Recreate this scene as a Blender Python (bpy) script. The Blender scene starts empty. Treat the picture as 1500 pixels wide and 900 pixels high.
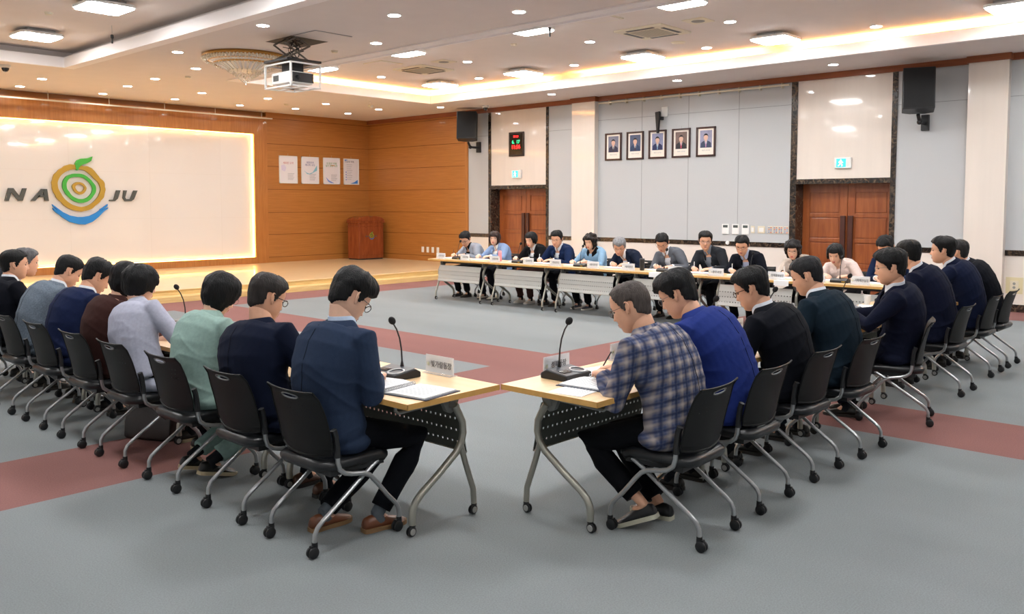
import bpy, bmesh, math, random
from mathutils import Vector, Matrix, noise, Euler
C = bpy.context
COL = C.scene.collection
R = math.radians
pi = math.pi
random.seed(7)

# ------------------------------------------------------------------ camera, exposure
cam_d = bpy.data.cameras.new('camera'); cam = bpy.data.objects.new('camera', cam_d); COL.objects.link(cam)
YAW, PITCH, ROLL, F, V0 = 0.7440168590, -0.0645109638, 0.00054, 1263.94, 381.71
fw = Vector((math.cos(YAW)*math.cos(PITCH), math.sin(YAW)*math.cos(PITCH), math.sin(PITCH)))
rt = Vector((math.sin(YAW), -math.cos(YAW), 0)); up = rt.cross(fw)
M3 = Matrix((rt, up, -fw)).transposed()
cam.matrix_world = Matrix.Translation((-15.4204, -19.7494, 1.7)) @ M3.to_4x4()
cam_d.sensor_width = 36; cam_d.sensor_fit = 'HORIZONTAL'; cam_d.lens = F*36/1500
cam_d.shift_y = -(450-V0)/1500; cam_d.clip_start = .05; cam_d.clip_end = 100
C.scene.camera = cam
vs = C.scene.view_settings
vs.view_transform = 'Standard'; vs.look = 'None'; vs.gamma = 1; vs.exposure = 1.2; vs.use_curve_mapping = False
w = bpy.data.worlds.new('world'); C.scene.world = w; w.use_nodes = True
w.node_tree.nodes['Background'].inputs[0].default_value = (.8, .9, 1, 1); w.node_tree.nodes['Background'].inputs[1].default_value = .5
LAMP, DOWN, COVE, EDGE = 25.0, 45.0, 21.0, 10.0   # emission strengths

# ------------------------------------------------------------------ materials
def srgb(h):
    h = h.lstrip('#'); c = [int(h[i:i+2], 16)/255 for i in (0, 2, 4)]
    return tuple(x/12.92 if x <= .04045 else ((x+.055)/1.055)**2.4 for x in c)+(1,)
MC = {}
def mat(name, col, rough=.6, metal=0, spec=.5, coat=0, bump=0, bscale=60, var=0, vscale=3, emit=0, stretch=(1, 1, 1), alpha=1, coords='Object', trans=0):
    if name in MC: return MC[name]
    m = bpy.data.materials.new(name); m.use_nodes = True; nt = m.node_tree; N = nt.nodes; L = nt.links
    b = N['Principled BSDF']; c = srgb(col) if isinstance(col, str) else col
    b.inputs['Base Color'].default_value = c; b.inputs['Roughness'].default_value = rough; b.inputs['Metallic'].default_value = metal
    b.inputs['Specular IOR Level'].default_value = spec; b.inputs['Coat Weight'].default_value = coat
    b.inputs['Coat Roughness'].default_value = .06
    b.inputs['Alpha'].default_value = alpha; b.inputs['Transmission Weight'].default_value = trans
    if emit: b.inputs['Emission Color'].default_value = c; b.inputs['Emission Strength'].default_value = emit
    if bump or var:
        tc = N.new('ShaderNodeTexCoord'); mp = N.new('ShaderNodeMapping'); mp.inputs['Scale'].default_value = stretch
        L.new(tc.outputs[coords], mp.inputs[0])
    if var:
        n = N.new('ShaderNodeTexNoise'); n.inputs['Scale'].default_value = vscale; n.inputs['Detail'].default_value = 5
        L.new(mp.outputs[0], n.inputs[0])
        rp = N.new('ShaderNodeValToRGB'); k = 1-var
        rp.color_ramp.elements[0].position = .3; rp.color_ramp.elements[1].position = .7
        rp.color_ramp.elements[0].color = (c[0]*k, c[1]*k, c[2]*k, 1)
        k2 = 1+var*.6
        rp.color_ramp.elements[1].color = (min(1, c[0]*k2), min(1, c[1]*k2), min(1, c[2]*k2), 1)
        L.new(n.outputs[0], rp.inputs[0]); L.new(rp.outputs[0], b.inputs['Base Color'])
    if bump:
        n2 = N.new('ShaderNodeTexNoise'); n2.inputs['Scale'].default_value = bscale; n2.inputs['Detail'].default_value = 3
        L.new(mp.outputs[0], n2.inputs[0]); bp = N.new('ShaderNodeBump'); bp.inputs['Strength'].default_value = bump; bp.inputs['Distance'].default_value = .01
        L.new(n2.outputs[0], bp.inputs['Height']); L.new(bp.outputs[0], b.inputs['Normal'])
    MC[name] = m; return m
def wood(name, c1, c2, rough=.35, stretch=(.6, .6, 14), coat=0, vs=3.0):
    if name in MC: return MC[name]
    m = mat(name, c1, rough, coat=coat); nt = m.node_tree; N = nt.nodes; L = nt.links; b = N['Principled BSDF']
    tc = N.new('ShaderNodeTexCoord'); mp = N.new('ShaderNodeMapping'); mp.inputs['Scale'].default_value = stretch
    L.new(tc.outputs['Object'], mp.inputs[0]); n = N.new('ShaderNodeTexNoise'); n.inputs['Scale'].default_value = vs; n.inputs['Detail'].default_value = 8
    n.inputs['Distortion'].default_value = .6
    L.new(mp.outputs[0], n.inputs[0]); rp = N.new('ShaderNodeValToRGB')
    rp.color_ramp.elements[0].position = .3; rp.color_ramp.elements[1].position = .7
    rp.color_ramp.elements[0].color = srgb(c1); rp.color_ramp.elements[1].color = srgb(c2)
    L.new(n.outputs[0], rp.inputs[0]); L.new(rp.outputs[0], b.inputs['Base Color'])
    return m
M_wallwood = wood('wall_veneer', '#a66a2e', '#ba7b3a', .38, (.5, .5, 16), coat=.15)
M_framewood = wood('frame_veneer', '#ab6c30', '#be7d3e', .35, (9, 9, .6), coat=.2)
M_trimwood = wood('cornice_wood', '#84451f', '#985530', .4, (.5, .5, 10))
M_stagewood = wood('stage_boards', '#dcc193', '#ead2a8', .28, (.5, 12, 1), coat=.35)
M_stepwood = wood('step_pine', '#d2b071', '#e4c88c', .4, (.8, 3, 14), coat=.1)
M_podium = wood('podium_cherry', '#7e3a1a', '#984e28', .25, (6, 6, .7), coat=.4)
M_door = wood('door_cherry', '#8a4722', '#a65e30', .3, (5, 5, .6), coat=.3)
M_doordark = wood('door_pull_walnut', '#3f2018', '#50291f', .35, (5, 5, .6), coat=.2)
M_beech = wood('table_beech', '#d9b486', '#e6c79c', .35, (.7, 9, 2), coat=.15)
M_edge = mat('table_edge_beech', '#d2a25c', .4, var=.08, vscale=20)
M_white = mat('ceiling_paint', '#ded5d0', .9, var=.02)
M_lip = mat('cove_paint', '#ece7e6', .6)
M_gray = mat('gray_fabric_panel', '#bfc1c2', .92, var=.03, vscale=200, bump=.08, bscale=400)
M_seam = mat('panel_seam', '#8b8c8c', .9)
M_beige = mat('beige_marble', '#e6dbd0', .05, var=.035, vscale=2, stretch=(1, 3, .25), coat=.35)
M_dado = mat('lower_beige_marble', '#e6ddd3', .3, var=.03, vscale=2)
M_glass = mat('backpainted_glass', '#e8e4e0', .04, coat=.5)
M_black = mat('black_plastic', '#17181a', .45, var=.1, vscale=30)
M_backp = mat('chair_back_plastic', '#0a0b0b', .5, spec=.25, bump=.1, bscale=500)
M_seat = mat('seat_vinyl', '#141619', .32, bump=.1, bscale=300)
M_steel = mat('silver_tube', '#aeb0b1', .3, .75, var=.05)
M_tsteel = mat('table_leg_paint', '#a7a59a', .35, .6, var=.05)
M_panel = mat('modesty_panel_paint', '#c9cac6', .5, .15)
M_panelin = mat('modesty_panel_inner', '#4a4d46', .5)
M_gold = mat('chandelier_gold', '#cf9a48', .35, .35)
M_crystal = mat('crystal_beads', '#f0e4cd', .08, spec=1, coat=1, var=.3, vscale=40)
M_wp = mat('white_plastic', '#e9e9e6', .45)
M_ivory = mat('ivory_plastic', '#ddd3bb', .5)
M_paper = mat('white_paper', '#f1f1f1', .8)
M_print = mat('printed_lines', '#9aa0a8', .8)
M_ink = mat('black_ink', '#15161a', .6)
M_lampe = mat('lamp_panel_light', '#ffffff', .5, emit=LAMP)
M_downe = mat('downlight_light', '#ffffff', .5, emit=DOWN)
M_covee = mat('cove_warm_light', '#ffbf68', .5, emit=COVE)
M_edgee = mat('edge_warm_light', '#ffc566', .5, emit=EDGE)
M_skin = mat('skin', '#d9a587', .5, var=.05, vscale=25)
M_skin2 = mat('skin_pale', '#deb197', .5, var=.05, vscale=25)
M_lips = mat('lips', '#a8605a', .45)
M_eye = mat('eye_dark', '#241a17', .3)
M_clear = mat('clear_acrylic', '#e6ebf0', .08, alpha=.35, spec=.8)
M_lens = mat('spectacle_lens', '#cfd8dd', .05, alpha=.05, spec=.4)

def marble_dark():
    m = mat('dark_emperador_marble', '#2c241e', .18, coat=.3); nt = m.node_tree; N = nt.nodes; L = nt.links; b = N['Principled BSDF']
    tc = N.new('ShaderNodeTexCoord'); n = N.new('ShaderNodeTexNoise'); n.inputs['Scale'].default_value = 9; n.inputs['Detail'].default_value = 9; n.inputs['Distortion'].default_value = 2.2
    L.new(tc.outputs['Object'], n.inputs[0]); rp = N.new('ShaderNodeValToRGB'); e = rp.color_ramp.elements
    e[0].position = .38; e[0].color = srgb('#1c1714'); e[1].position = .7; e[1].color = srgb('#6d5a45')
    k = e.new(.52); k.color = srgb('#3a3029')
    L.new(n.outputs[0], rp.inputs[0]); L.new(rp.outputs[0], b.inputs['Base Color']); return m
M_dark = marble_dark()
def carpet(name, c):
    m = mat(name, c, .97, spec=.1); nt = m.node_tree; N = nt.nodes; L = nt.links; b = N['Principled BSDF']; col = srgb(c)
    tc = N.new('ShaderNodeTexCoord'); n = N.new('ShaderNodeTexNoise'); n.inputs['Scale'].default_value = 130; n.inputs['Detail'].default_value = 4
    n3 = N.new('ShaderNodeTexNoise'); n3.inputs['Scale'].default_value = 1.3; n3.inputs['Detail'].default_value = 5
    mp = N.new('ShaderNodeMapping'); mp.inputs['Scale'].default_value = (1, .35, 1); L.new(tc.outputs['Object'], mp.inputs[0])
    L.new(mp.outputs[0], n3.inputs[0]); L.new(tc.outputs['Object'], n.inputs[0])
    def sc(fac, lo, hi):
        mr = N.new('ShaderNodeMapRange'); mr.inputs['To Min'].default_value = lo; mr.inputs['To Max'].default_value = hi; L.new(fac, mr.inputs[0]); return mr.outputs[0]
    mu = N.new('ShaderNodeMath'); mu.operation = 'MULTIPLY'; L.new(sc(n.outputs[0], .72, 1.28), mu.inputs[0]); L.new(sc(n3.outputs[0], .86, 1.14), mu.inputs[1])
    vm = N.new('ShaderNodeVectorMath'); vm.operation = 'SCALE'; vm.inputs[0].default_value = col[:3]; L.new(mu.outputs[0], vm.inputs['Scale'])
    L.new(vm.outputs[0], b.inputs['Base Color'])
    bp = N.new('ShaderNodeBump'); bp.inputs['Strength'].default_value = .35; bp.inputs['Distance'].default_value = .006; L.new(n.outputs[0], bp.inputs['Height']); L.new(bp.outputs[0], b.inputs['Normal'])
    return m
M_cgray = carpet('gray_carpet', '#808587'); M_cred = carpet('dusty_red_carpet', '#86605c')
def plaid():
    m = mat('blue_tan_plaid', '#5b6076', .9, spec=.15); nt = m.node_tree; N = nt.nodes; L = nt.links; b = N['Principled BSDF']
    tc = N.new('ShaderNodeTexCoord'); sp = N.new('ShaderNodeSeparateXYZ'); L.new(tc.outputs['Object'], sp.inputs[0])
    def math_(op, a, bb=None):
        x = N.new('ShaderNodeMath'); x.operation = op
        for i, v in enumerate((a, bb)):
            if v is None: continue
            if isinstance(v, (int, float)): x.inputs[i].default_value = v
            else: L.new(v, x.inputs[i])
        return x.outputs[0]
    # horizontal rows on height, vertical rows on width/depth mix
    zz = math_('ADD', sp.outputs[2], math_('MULTIPLY', sp.outputs[0], .35))
    yy = math_('ADD', sp.outputs[1], math_('MULTIPLY', sp.outputs[0], .55))
    def stripes(v, freq, ph, power):
        s = math_('SINE', math_('ADD', math_('MULTIPLY', v, freq), ph)); s = math_('ADD', math_('MULTIPLY', s, .5), .5); return math_('POWER', s, power)
    tan = math_('MAXIMUM', stripes(zz, 88, 0, 5), stripes(yy, 88, 1, 5))
    fine = math_('MULTIPLY', math_('ADD', stripes(zz, 352, 0, 1.5), stripes(yy, 352, 1, 1.5)), .28)
    navy = math_('MAXIMUM', stripes(zz, 88, 3.1, 6), stripes(yy, 88, 4.1, 6))
    light = math_('MULTIPLY', stripes(zz, 88, 0, 4), stripes(yy, 88, 1, 4))
    def mix(f, a, bb):
        x = N.new('ShaderNodeMixRGB'); L.new(f, x.inputs[0])
        for i, v in ((1, a), (2, bb)):
            if isinstance(v, str): x.inputs[i].default_value = srgb(v)
            else: L.new(v, x.inputs[i])
        return x.outputs[0]
    c = mix(fine, '#414c6c', '#7d7c88'); c = mix(math_('MULTIPLY', tan, .7), c, '#8f8480'); c = mix(math_('MULTIPLY', navy, .8), c, '#222c4a'); c = mix(math_('MULTIPLY', light, .7), c, '#b3a8a0')
    L.new(c, b.inputs['Base Color']); return m

# ------------------------------------------------------------------ mesh helpers
class MB:
    def __init__(s): s.v = []; s.f = []; s.m = []; s.mi = 0
    def add(s, vs, fs):
        o = len(s.v); s.v += [tuple(x) for x in vs]; s.f += [tuple(i+o for i in f) for f in fs]; s.m += [s.mi]*len(fs); return s
    def box(s, x0, x1, y0, y1, z0, z1, mx=None):
        v = [(x, y, z) for z in (z0, z1) for y in (y0, y1) for x in (x0, x1)]
        if mx: v = [mx @ Vector(p) for p in v]
        return s.add(v, [(0, 2, 3, 1), (4, 5, 7, 6), (0, 1, 5, 4), (2, 6, 7, 3), (0, 4, 6, 2), (1, 3, 7, 5)])
    def loft(s, rings, cap=True, close=True):
        n = len(rings[0]); vs = [p for r in rings for p in r]; fs = []
        for i in range(len(rings)-1):
            for j in range(n if close else n-1):
                k = (j+1) % n; fs.append((i*n+j, i*n+k, (i+1)*n+k, (i+1)*n+j))
        if cap: fs.append(tuple(range(n-1, -1, -1))); fs.append(tuple((len(rings)-1)*n+j for j in range(n)))
        return s.add(vs, fs)
    def tube(s, pts, r, n=10, cap=True, flat=1.0):
        P = [Vector(p) for p in pts]; rr = r if isinstance(r, (list, tuple)) else [r]*len(P); rings = []
        ref = None
        for i, p in enumerate(P):
            t = (P[min(i+1, len(P)-1)]-P[max(i-1, 0)])
            t = t.normalized() if t.length > 1e-9 else Vector((0, 0, 1))
            if ref is None: ref = Vector((0, 0, 1)) if abs(t.z) < .9 else Vector((1, 0, 0))
            a = ref-t*ref.dot(t)
            a = a.normalized() if a.length > 1e-6 else t.orthogonal().normalized()
            b = t.cross(a); ref = a
            rings.append([p+a*math.cos(2*pi*j/n)*rr[i]*flat+b*math.sin(2*pi*j/n)*rr[i] for j in range(n)])
        return s.loft(rings, cap)
    def lathe(s, prof, n=24, c=(0, 0, 0), axis='z', cap=True):
        rings = []
        for r, z in prof:
            ring = []
            for j in range(n):
                a = 2*pi*j/n; p = (r*math.cos(a), r*math.sin(a), z)
                if axis == 'x': p = (z, r*math.cos(a), r*math.sin(a))
                if axis == 'y': p = (r*math.sin(a), z, r*math.cos(a))
                ring.append((p[0]+c[0], p[1]+c[1], p[2]+c[2]))
            rings.append(ring)
        return s.loft(rings, cap)
    def prism(s, poly, z0, z1, mx=None):
        n = len(poly); v = [Vector((x, y, z0)) for x, y in poly]+[Vector((x, y, z1)) for x, y in poly]
        if mx: v = [mx @ p for p in v]
        f = [tuple(range(n-1, -1, -1)), tuple(range(n, 2*n))]+[(i, (i+1) % n, n+(i+1) % n, n+i) for i in range(n)]
        return s.add(v, f)
    def ell(s, c, rx, ry, rz, n=14, mx=None, rot=None):
        rings = []
        for i in range(n//2+1):
            a = -pi/2+pi*i/(n//2); ca = max(math.cos(a), .02)
            ring = [Vector((rx*ca*math.cos(2*pi*j/n), ry*ca*math.sin(2*pi*j/n), rz*math.sin(a))) for j in range(n)]
            if rot: ring = [rot @ p for p in ring]
            ring = [p+Vector(c) for p in ring]
            if mx: ring = [mx @ p for p in ring]
            rings.append(ring)
        return s.loft(rings)
    def mesh(s, name, mats, smooth=True, angle=35):
        me = bpy.data.meshes.new(name); me.from_pydata(s.v, [], s.f)
        for m in (mats if isinstance(mats, (list, tuple)) else [mats]): me.materials.append(m)
        me.polygons.foreach_set('material_index', s.m)
        bm = bmesh.new(); bm.from_mesh(me); bmesh.ops.recalc_face_normals(bm, faces=bm.faces); bm.to_mesh(me); bm.free()
        if smooth:
            me.polygons.foreach_set('use_smooth', [True]*len(me.polygons)); me.set_sharp_from_angle(angle=R(angle))
        me.update(); return me
    def obj(s, name, mats, parent=None, smooth=True, angle=35, bevel=0):
        o = bpy.data.objects.new(name, s.mesh(name, mats, smooth, angle)); COL.objects.link(o)
        if parent: o.parent = parent
        if bevel:
            b = o.modifiers.new('bevel', 'BEVEL'); b.width = bevel; b.segments = 2; b.limit_method = 'ANGLE'
        return o
def tag(o, label, cat, group=None):
    o['label'] = label; o['category'] = cat
    if group: o['group'] = group
    return o
def thing(name, label, cat, loc=(0, 0, 0), rz=0, group=None):
    o = bpy.data.objects.new(name, None); COL.objects.link(o); o.location = loc; o.rotation_euler = (0, 0, rz); o.empty_display_size = .05
    return tag(o, label, cat, group)
def struct(o): o['kind'] = 'structure'; return o
def dup(root, loc, rz, label=None, group=None):
    r = root.copy(); COL.objects.link(r); r.location = loc; r.rotation_euler = (0, 0, rz)
    if label: r['label'] = label
    if group: r['group'] = group
    def rec(src, dst):
        for ch in list(src.children):
            c = ch.copy(); COL.objects.link(c); c.parent = dst; rec(ch, c)
    rec(root, r); return r
FONT = None
for _p in ():
    pass
def text_mesh(txt, size, depth=.001, shear=0, bold=0, align='CENTER'):
    cu = bpy.data.curves.new('t', 'FONT'); cu.body = txt; cu.size = size; cu.extrude = depth; cu.shear = shear; cu.offset = bold
    cu.align_x = align; cu.align_y = 'CENTER'; cu.resolution_u = 3
    o = bpy.data.objects.new('t', cu); COL.objects.link(o)
    dg = C.evaluated_depsgraph_get(); me = bpy.data.meshes.new_from_object(o.evaluated_get(dg)); bpy.data.objects.remove(o); return me
def place_text(name, txt, size, mx, m, parent=None, depth=.001, shear=0, bold=0, sx=1, align='CENTER'):
    me = text_mesh(txt, size, depth, shear, bold, align); me.transform(mx @ Matrix.Diagonal((sx, 1, 1, 1)))
    me.materials.clear(); me.materials.append(m); me.name = name
    o = bpy.data.objects.new(name, me); COL.objects.link(o)
    if parent: o.parent = parent
    return o
def face_mx(pos, xdir, ydir=(0, 0, 1)):
    x = Vector(xdir).normalized(); y = Vector(ydir).normalized(); z = x.cross(y)
    m = Matrix((x, y, z)).transposed().to_4x4(); m.translation = Vector(pos); return m

# ------------------------------------------------------------------ room shell
H = 4.07; H2 = 4.32; XL, YB = -16.2, -24.0
b = MB()
xs = sorted([XL, -13.0, -8.95, -7.95, -1.15, 0.45]); ys = sorted([YB, -20, -14.48, -13.48, -6.4, -5.4, 0.0])
xr = [XL, -8.95, -7.95, -1.15, .45]; yr = [YB, -14.48, -13.48, -6.4, -5.3, 0]
for i in range(len(xr)-1):
    for j in range(len(yr)-1):
        red = (i in (1, 3)) or (j in (1, 3))
        b.mi = 1 if red else 0
        b.add([(xr[i], yr[j], 0), (xr[i+1], yr[j], 0), (xr[i+1], yr[j+1], 0), (xr[i], yr[j+1], 0)], [(0, 1, 2, 3)])
fl = b.obj('floor', [M_cgray, M_cred], smooth=False); struct(fl)
# stage (back) wall: veneer boards round a lit glass panel
PX0, PX1, PZ0, PZ1 = -12.55, -3.65, .36, 3.49
seams = [.34, .93, 1.5, 2.1, 2.69, 3.27, 3.92]
b = MB()
b.box(XL, PX0-.37, 0, .2, 0, H, None); b.box(-3.28, .0, 0.0, .2, 0, H)
b.box(PX0-.37, -3.28, .12, .2, 0, H)
wb = b.obj('wall_back', M_wallwood, smooth=False); struct(wb)
b = MB()
for z in seams: b.box(-3.28, -.002, -.002, .002, z-.006, z+.006)
o = b.obj('trim_1', mat('groove_shadowless', '#6e3d18', .8), smooth=False); struct(o)
b = MB()
b.box(PX1, -3.28, -.03, .12, 0.2, H-.12); b.box(PX0-.37, PX0, -.03, .12, .2, H-.12)
b.box(PX0, PX1, -.03, .12, PZ1, H-.12); b.box(PX0, PX1, -.03, .12, .2, PZ0)
o = b.obj('trim_2', M_framewood, smooth=False); struct(o)
gp = thing('glass_panel', 'long glossy white backlit glass panel framed in wood behind the stage', 'wall panel', (-8.1, .05, .36))
b = MB(); b.box(PX0-.0-(-8.1)+.03, PX1+8.1-.03, .0, .04, .03, PZ1-PZ0-.03); b.obj('panel', M_glass, gp, smooth=False)
b = MB(); L2 = PX1+8.1
for k in range(-2, 3): b.box(k*1.78-.002, k*1.78+.002, -.001, .0, .03, PZ1-PZ0-.03)
for z in (1.02, 2.08): b.box(-L2+.03, L2-.03, -.001, 0, z-.0015, z+.0015)
b.obj('joint', mat('glass_joint', '#d3cdc6', .5), gp, smooth=False)
b = MB(); b.box(-L2+.004, L2-.004, -.03, .03, PZ1-PZ0-.016, PZ1-PZ0-.006); b.obj('light_strip', M_edgee, gp, smooth=False)
b = MB(); b.box(-L2+.004, L2-.004, -.03, .03, .006, .016); b.obj('light_strip', M_edgee, gp, smooth=False)
b = MB(); b.box(L2-.018, L2-.008, -.03, .03, .03, PZ1-PZ0-.03); b.obj('light_strip', M_edgee, gp, smooth=False)
b = MB(); b.box(-L2+.008, -L2+.018, -.03, .03, .03, PZ1-PZ0-.03); b.obj('light_strip', M_edgee, gp, smooth=False)
# side wall with doors
b = MB()
def wallseg(y0, y1, z0, z1, mi, x0=0.0, x1=.12):
    b.mi = mi; b.box(x0, x1, min(y0, y1), max(y0, y1), z0, z1)
wallseg(-4.04, 0, 0, H, 0)
for y0, y1 in ((-4.77, -4.04), (-7.51, -6.72), (-12.62, -8.15), (-15.65, -14.52), (YB, -16.23)):
    wallseg(y0, y1, .98, H, 1); wallseg(y0, y1, .12, .89, 2)
for y0, y1 in ((-6.64, -4.86), (-14.43, -12.74)): wallseg(y0, y1, 2.17, H, 3)
wr = b.obj('wall_right', [M_wallwood, M_gray, M_dado, M_beige], smooth=False); struct(wr)
b = MB(); b.box(.0, .5, YB, -15, 0, .01); b.box(.38, .5, YB, 0, -.05, H)
o = b.obj('wall_right_backing', M_gray, smooth=False); struct(o)
b = MB()
for z in seams: b.box(-.002, .002, -3.95, -.002, z-.006, z+.006)
o = b.obj('trim_3', MC['groove_shadowless'], smooth=False); struct(o)
b = MB(); b.box(-.035, .0, -4.06, -3.96, .2, H-.12); o = b.obj('trim_4', M_framewood, smooth=False); struct(o)
# dark marble bands, strips and door surrounds
b = MB()
for y0, y1 in ((-4.77, -4.04), (-7.51, -6.72), (-12.62, -8.15), (-15.65, -14.52), (YB, -16.23)):
    b.box(-.012, .1, y0, y1, .89, .98)
for y0, y1 in ((-4.86, -4.77), (-6.72, -6.64), (-12.74, -12.62), (-14.52, -14.43)):
    b.box(-.015, .38, y0, y1, 0, H-.1)
for y0, y1 in ((-6.64, -4.86), (-14.43, -12.74)):
    b.box(-.015, .38, y0, y1, 2.08, 2.17)
b.box(-.02, .1, YB, -14.52, 0, .12); b.box(-.02, .1, -12.62, -6.72, 0, .12); b.box(-.02, .1, -4.77, -4.04, 0, .12)
o = b.obj('trim_5', M_dark, smooth=False); struct(o)
b = MB()
for y in (-9.3, -10.43, -11.55): b.box(-.003, .002, y-.004, y+.004, .98, 3.96)
b.box(-.003, .002, -12.62, -8.15, 3.55, 3.558); b.box(-.003, .002, -15.65, -14.52, 3.4, 3.408); b.box(-.003, .002, -7.51, -6.72, 3.4, 3.408)
b.box(-.003, .002, -4.77, -4.06, 3.4, 3.408); b.box(-.003, .002, -20, -16.23, 3.4, 3.408)
o = b.obj('trim_6', M_seam, smooth=False); struct(o)
for k, (y0, y1) in enumerate(((-8.15, -7.51), (-16.23, -15.65))):
    b = MB(); b.box(-.14, .1, y0, y1, 0, H-.1)
    o = b.obj('trim_%d' % (7+k), M_beige, smooth=False); struct(o)
b = MB(); b.box(-.05, .1, -24, 0, 3.965, H)
for y0, y1 in ((-8.18, -7.48), (-16.26, -15.62)): b.box(-.17, .1, y0, y1, 3.965, H)
o = b.obj('trim_9', M_trimwood, smooth=False); struct(o)
# unseen walls close the hall
b = MB(); b.box(XL-.2, XL, YB, 0.2, 0, H2+.1); o = b.obj('wall_left', M_gray, smooth=False); struct(o)
b = MB(); b.box(XL, .5, YB-.2, YB, 0, H2+.1); o = b.obj('wall_front', M_gray, smooth=False); struct(o)
# doors
def door(n, y0, y1):
    t = bpy.data.objects.new('door_%d' % n, None); COL.objects.link(t); t.location = (.3, (y0+y1)/2, 0); struct(t)
    wd = (y1-y0); hw = wd/2
    for s, (a, c) in enumerate(((-hw, -.004), (.004, hw))):
        b = MB(); b.box(.02, .05, a, c, .0, 2.08)
        st = .13; b.box(0, .02, a, a+st, 0, 2.08); b.box(0, .02, c-st, c, 0, 2.08)
        nz = 4; rows = [.0, .2]; zz = [.12+i*(1.96-.12)/nz for i in range(nz+1)]
        b.box(0, .02, a+st, c-st, 0, .12)
        for z in zz[1:]: b.box(0, .02, a+st, c-st, z-.03, z+.04 if z < 1.9 else 2.08)
        for i in range(nz):
            z0, z1 = zz[i]+.06, zz[i+1]-.05
            if i == 0: z0 = .15
            b.box(.008, .02, a+st+.03, c-st-.03, z0, z1)
        o = b.obj('door_leaf', M_door, t, smooth=False, bevel=.004)
        b = MB(); yy = -.115 if s == 0 else .025
        b.box(-.05, -.012, yy, yy+.09, .55, 1.5); b.box(-.012, .0, yy+.02, yy+.07, .6, .7); b.box(-.012, .0, yy+.02, yy+.07, 1.35, 1.45)
        b.obj('door_handle', M_doordark, o, smooth=False, bevel=.004)
door(1, -6.64, -4.86); door(2, -14.43, -12.74)
# stage
ST = .2
b = MB(); b.box(XL, .0, -5.0, 0, 0, ST-.02); b.mi = 1; b.box(XL, .0, -5.03, 0, ST-.02, ST)
o = b.obj('stage', [M_stepwood, M_stagewood], smooth=False, bevel=.004); struct(o)
b = MB(); b.box(XL, -.0, -5.32, -5.0, 0, ST/2)
o = b.obj('stage_step', M_stepwood, smooth=False, bevel=.004); struct(o)
# ceiling with two coffers
def coffer_holes():
    return [(-6.65, -1.9, YB+.6, -4.75), (-14.4, -9.65, YB+.6, -4.1)]
CH = coffer_holes()
b = MB(); xs = sorted({XL, .5} | {h[0] for h in CH} | {h[1] for h in CH}); ys = sorted({YB, 0.2} | {h[2] for h in CH} | {h[3] for h in CH})
for i in range(len(xs)-1):
    for j in range(len(ys)-1):
        cx, cy = (xs[i]+xs[i+1])/2, (ys[j]+ys[j+1])/2
        if any(h[0] < cx < h[1] and h[2] < cy < h[3] for h in CH): continue
        b.box(xs[i], xs[i+1], ys[j], ys[j+1], H, H+.03)
for h in CH:   # raised bed and side upstands set back from the lip
    g = .22
    b.box(h[0]-g, h[1]+g, h[2]-g, h[3]+g, H2, H2+.04)
    b.box(h[0]-g-.03, h[0]-g, h[2]-g, h[3]+g, H+.03, H2); b.box(h[1]+g, h[1]+g+.03, h[2]-g, h[3]+g, H+.03, H2)
    b.box(h[0]-g, h[1]+g, h[2]-g-.03, h[2]-g, H+.03, H2); b.box(h[0]-g, h[1]+g, h[3]+g, h[3]+g+.03, H+.03, H2)
o = b.obj('ceiling', M_white, smooth=False); struct(o)
for k, h in enumerate(CH):
    b = MB(); x0, x1, y0, y1 = h; lt = H+.13; wv = .24
    prof = [(-.005, lt), (-.005, H-.045), (.03, H-.045), (.04, H-.02), (wv, H-.02), (wv, H+.002), (.035, H+.002), (.035, lt)]
    b.loft([[(x0-o_, y0-o_, z_), (x1+o_, y0-o_, z_), (x1+o_, y1+o_, z_), (x0-o_, y1+o_, z_)] for o_, z_ in prof+[prof[0]]], cap=False)
    o = b.obj('trim_%d' % (10+k), M_lip, smooth=False); struct(o)
    if k == 0:
        n = 0
        for (a0, a1, c0, c1) in ((x0+.1, x1+.1, y1+.06, y1+.12), (x1+.06, x1+.12, -8.2, y1+.1), (x1+.06, x1+.12, -12.9, -9.0), (x1+.06, x1+.12, -17.2, -13.4), (x1+.06, x1+.12, -22, -18.2)):
            n += 1
            bb = MB(); bb.box(a0, a1, c0, c1, H+.04, H+.09)
            o = bb.obj('cove_light', M_covee, smooth=False)
            tag(o, ['warm cove lamp strip along the stage end of the right ceiling coffer', 'warm cove lamp strip beside the stage corner of the right coffer', 'warm cove lamp strip above the five portraits', 'warm cove lamp strip above the right-hand door', 'warm cove lamp strip nearest the camera along the right coffer'][n-1], 'cove light', 'cove lamp strips in the right coffer')

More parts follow.
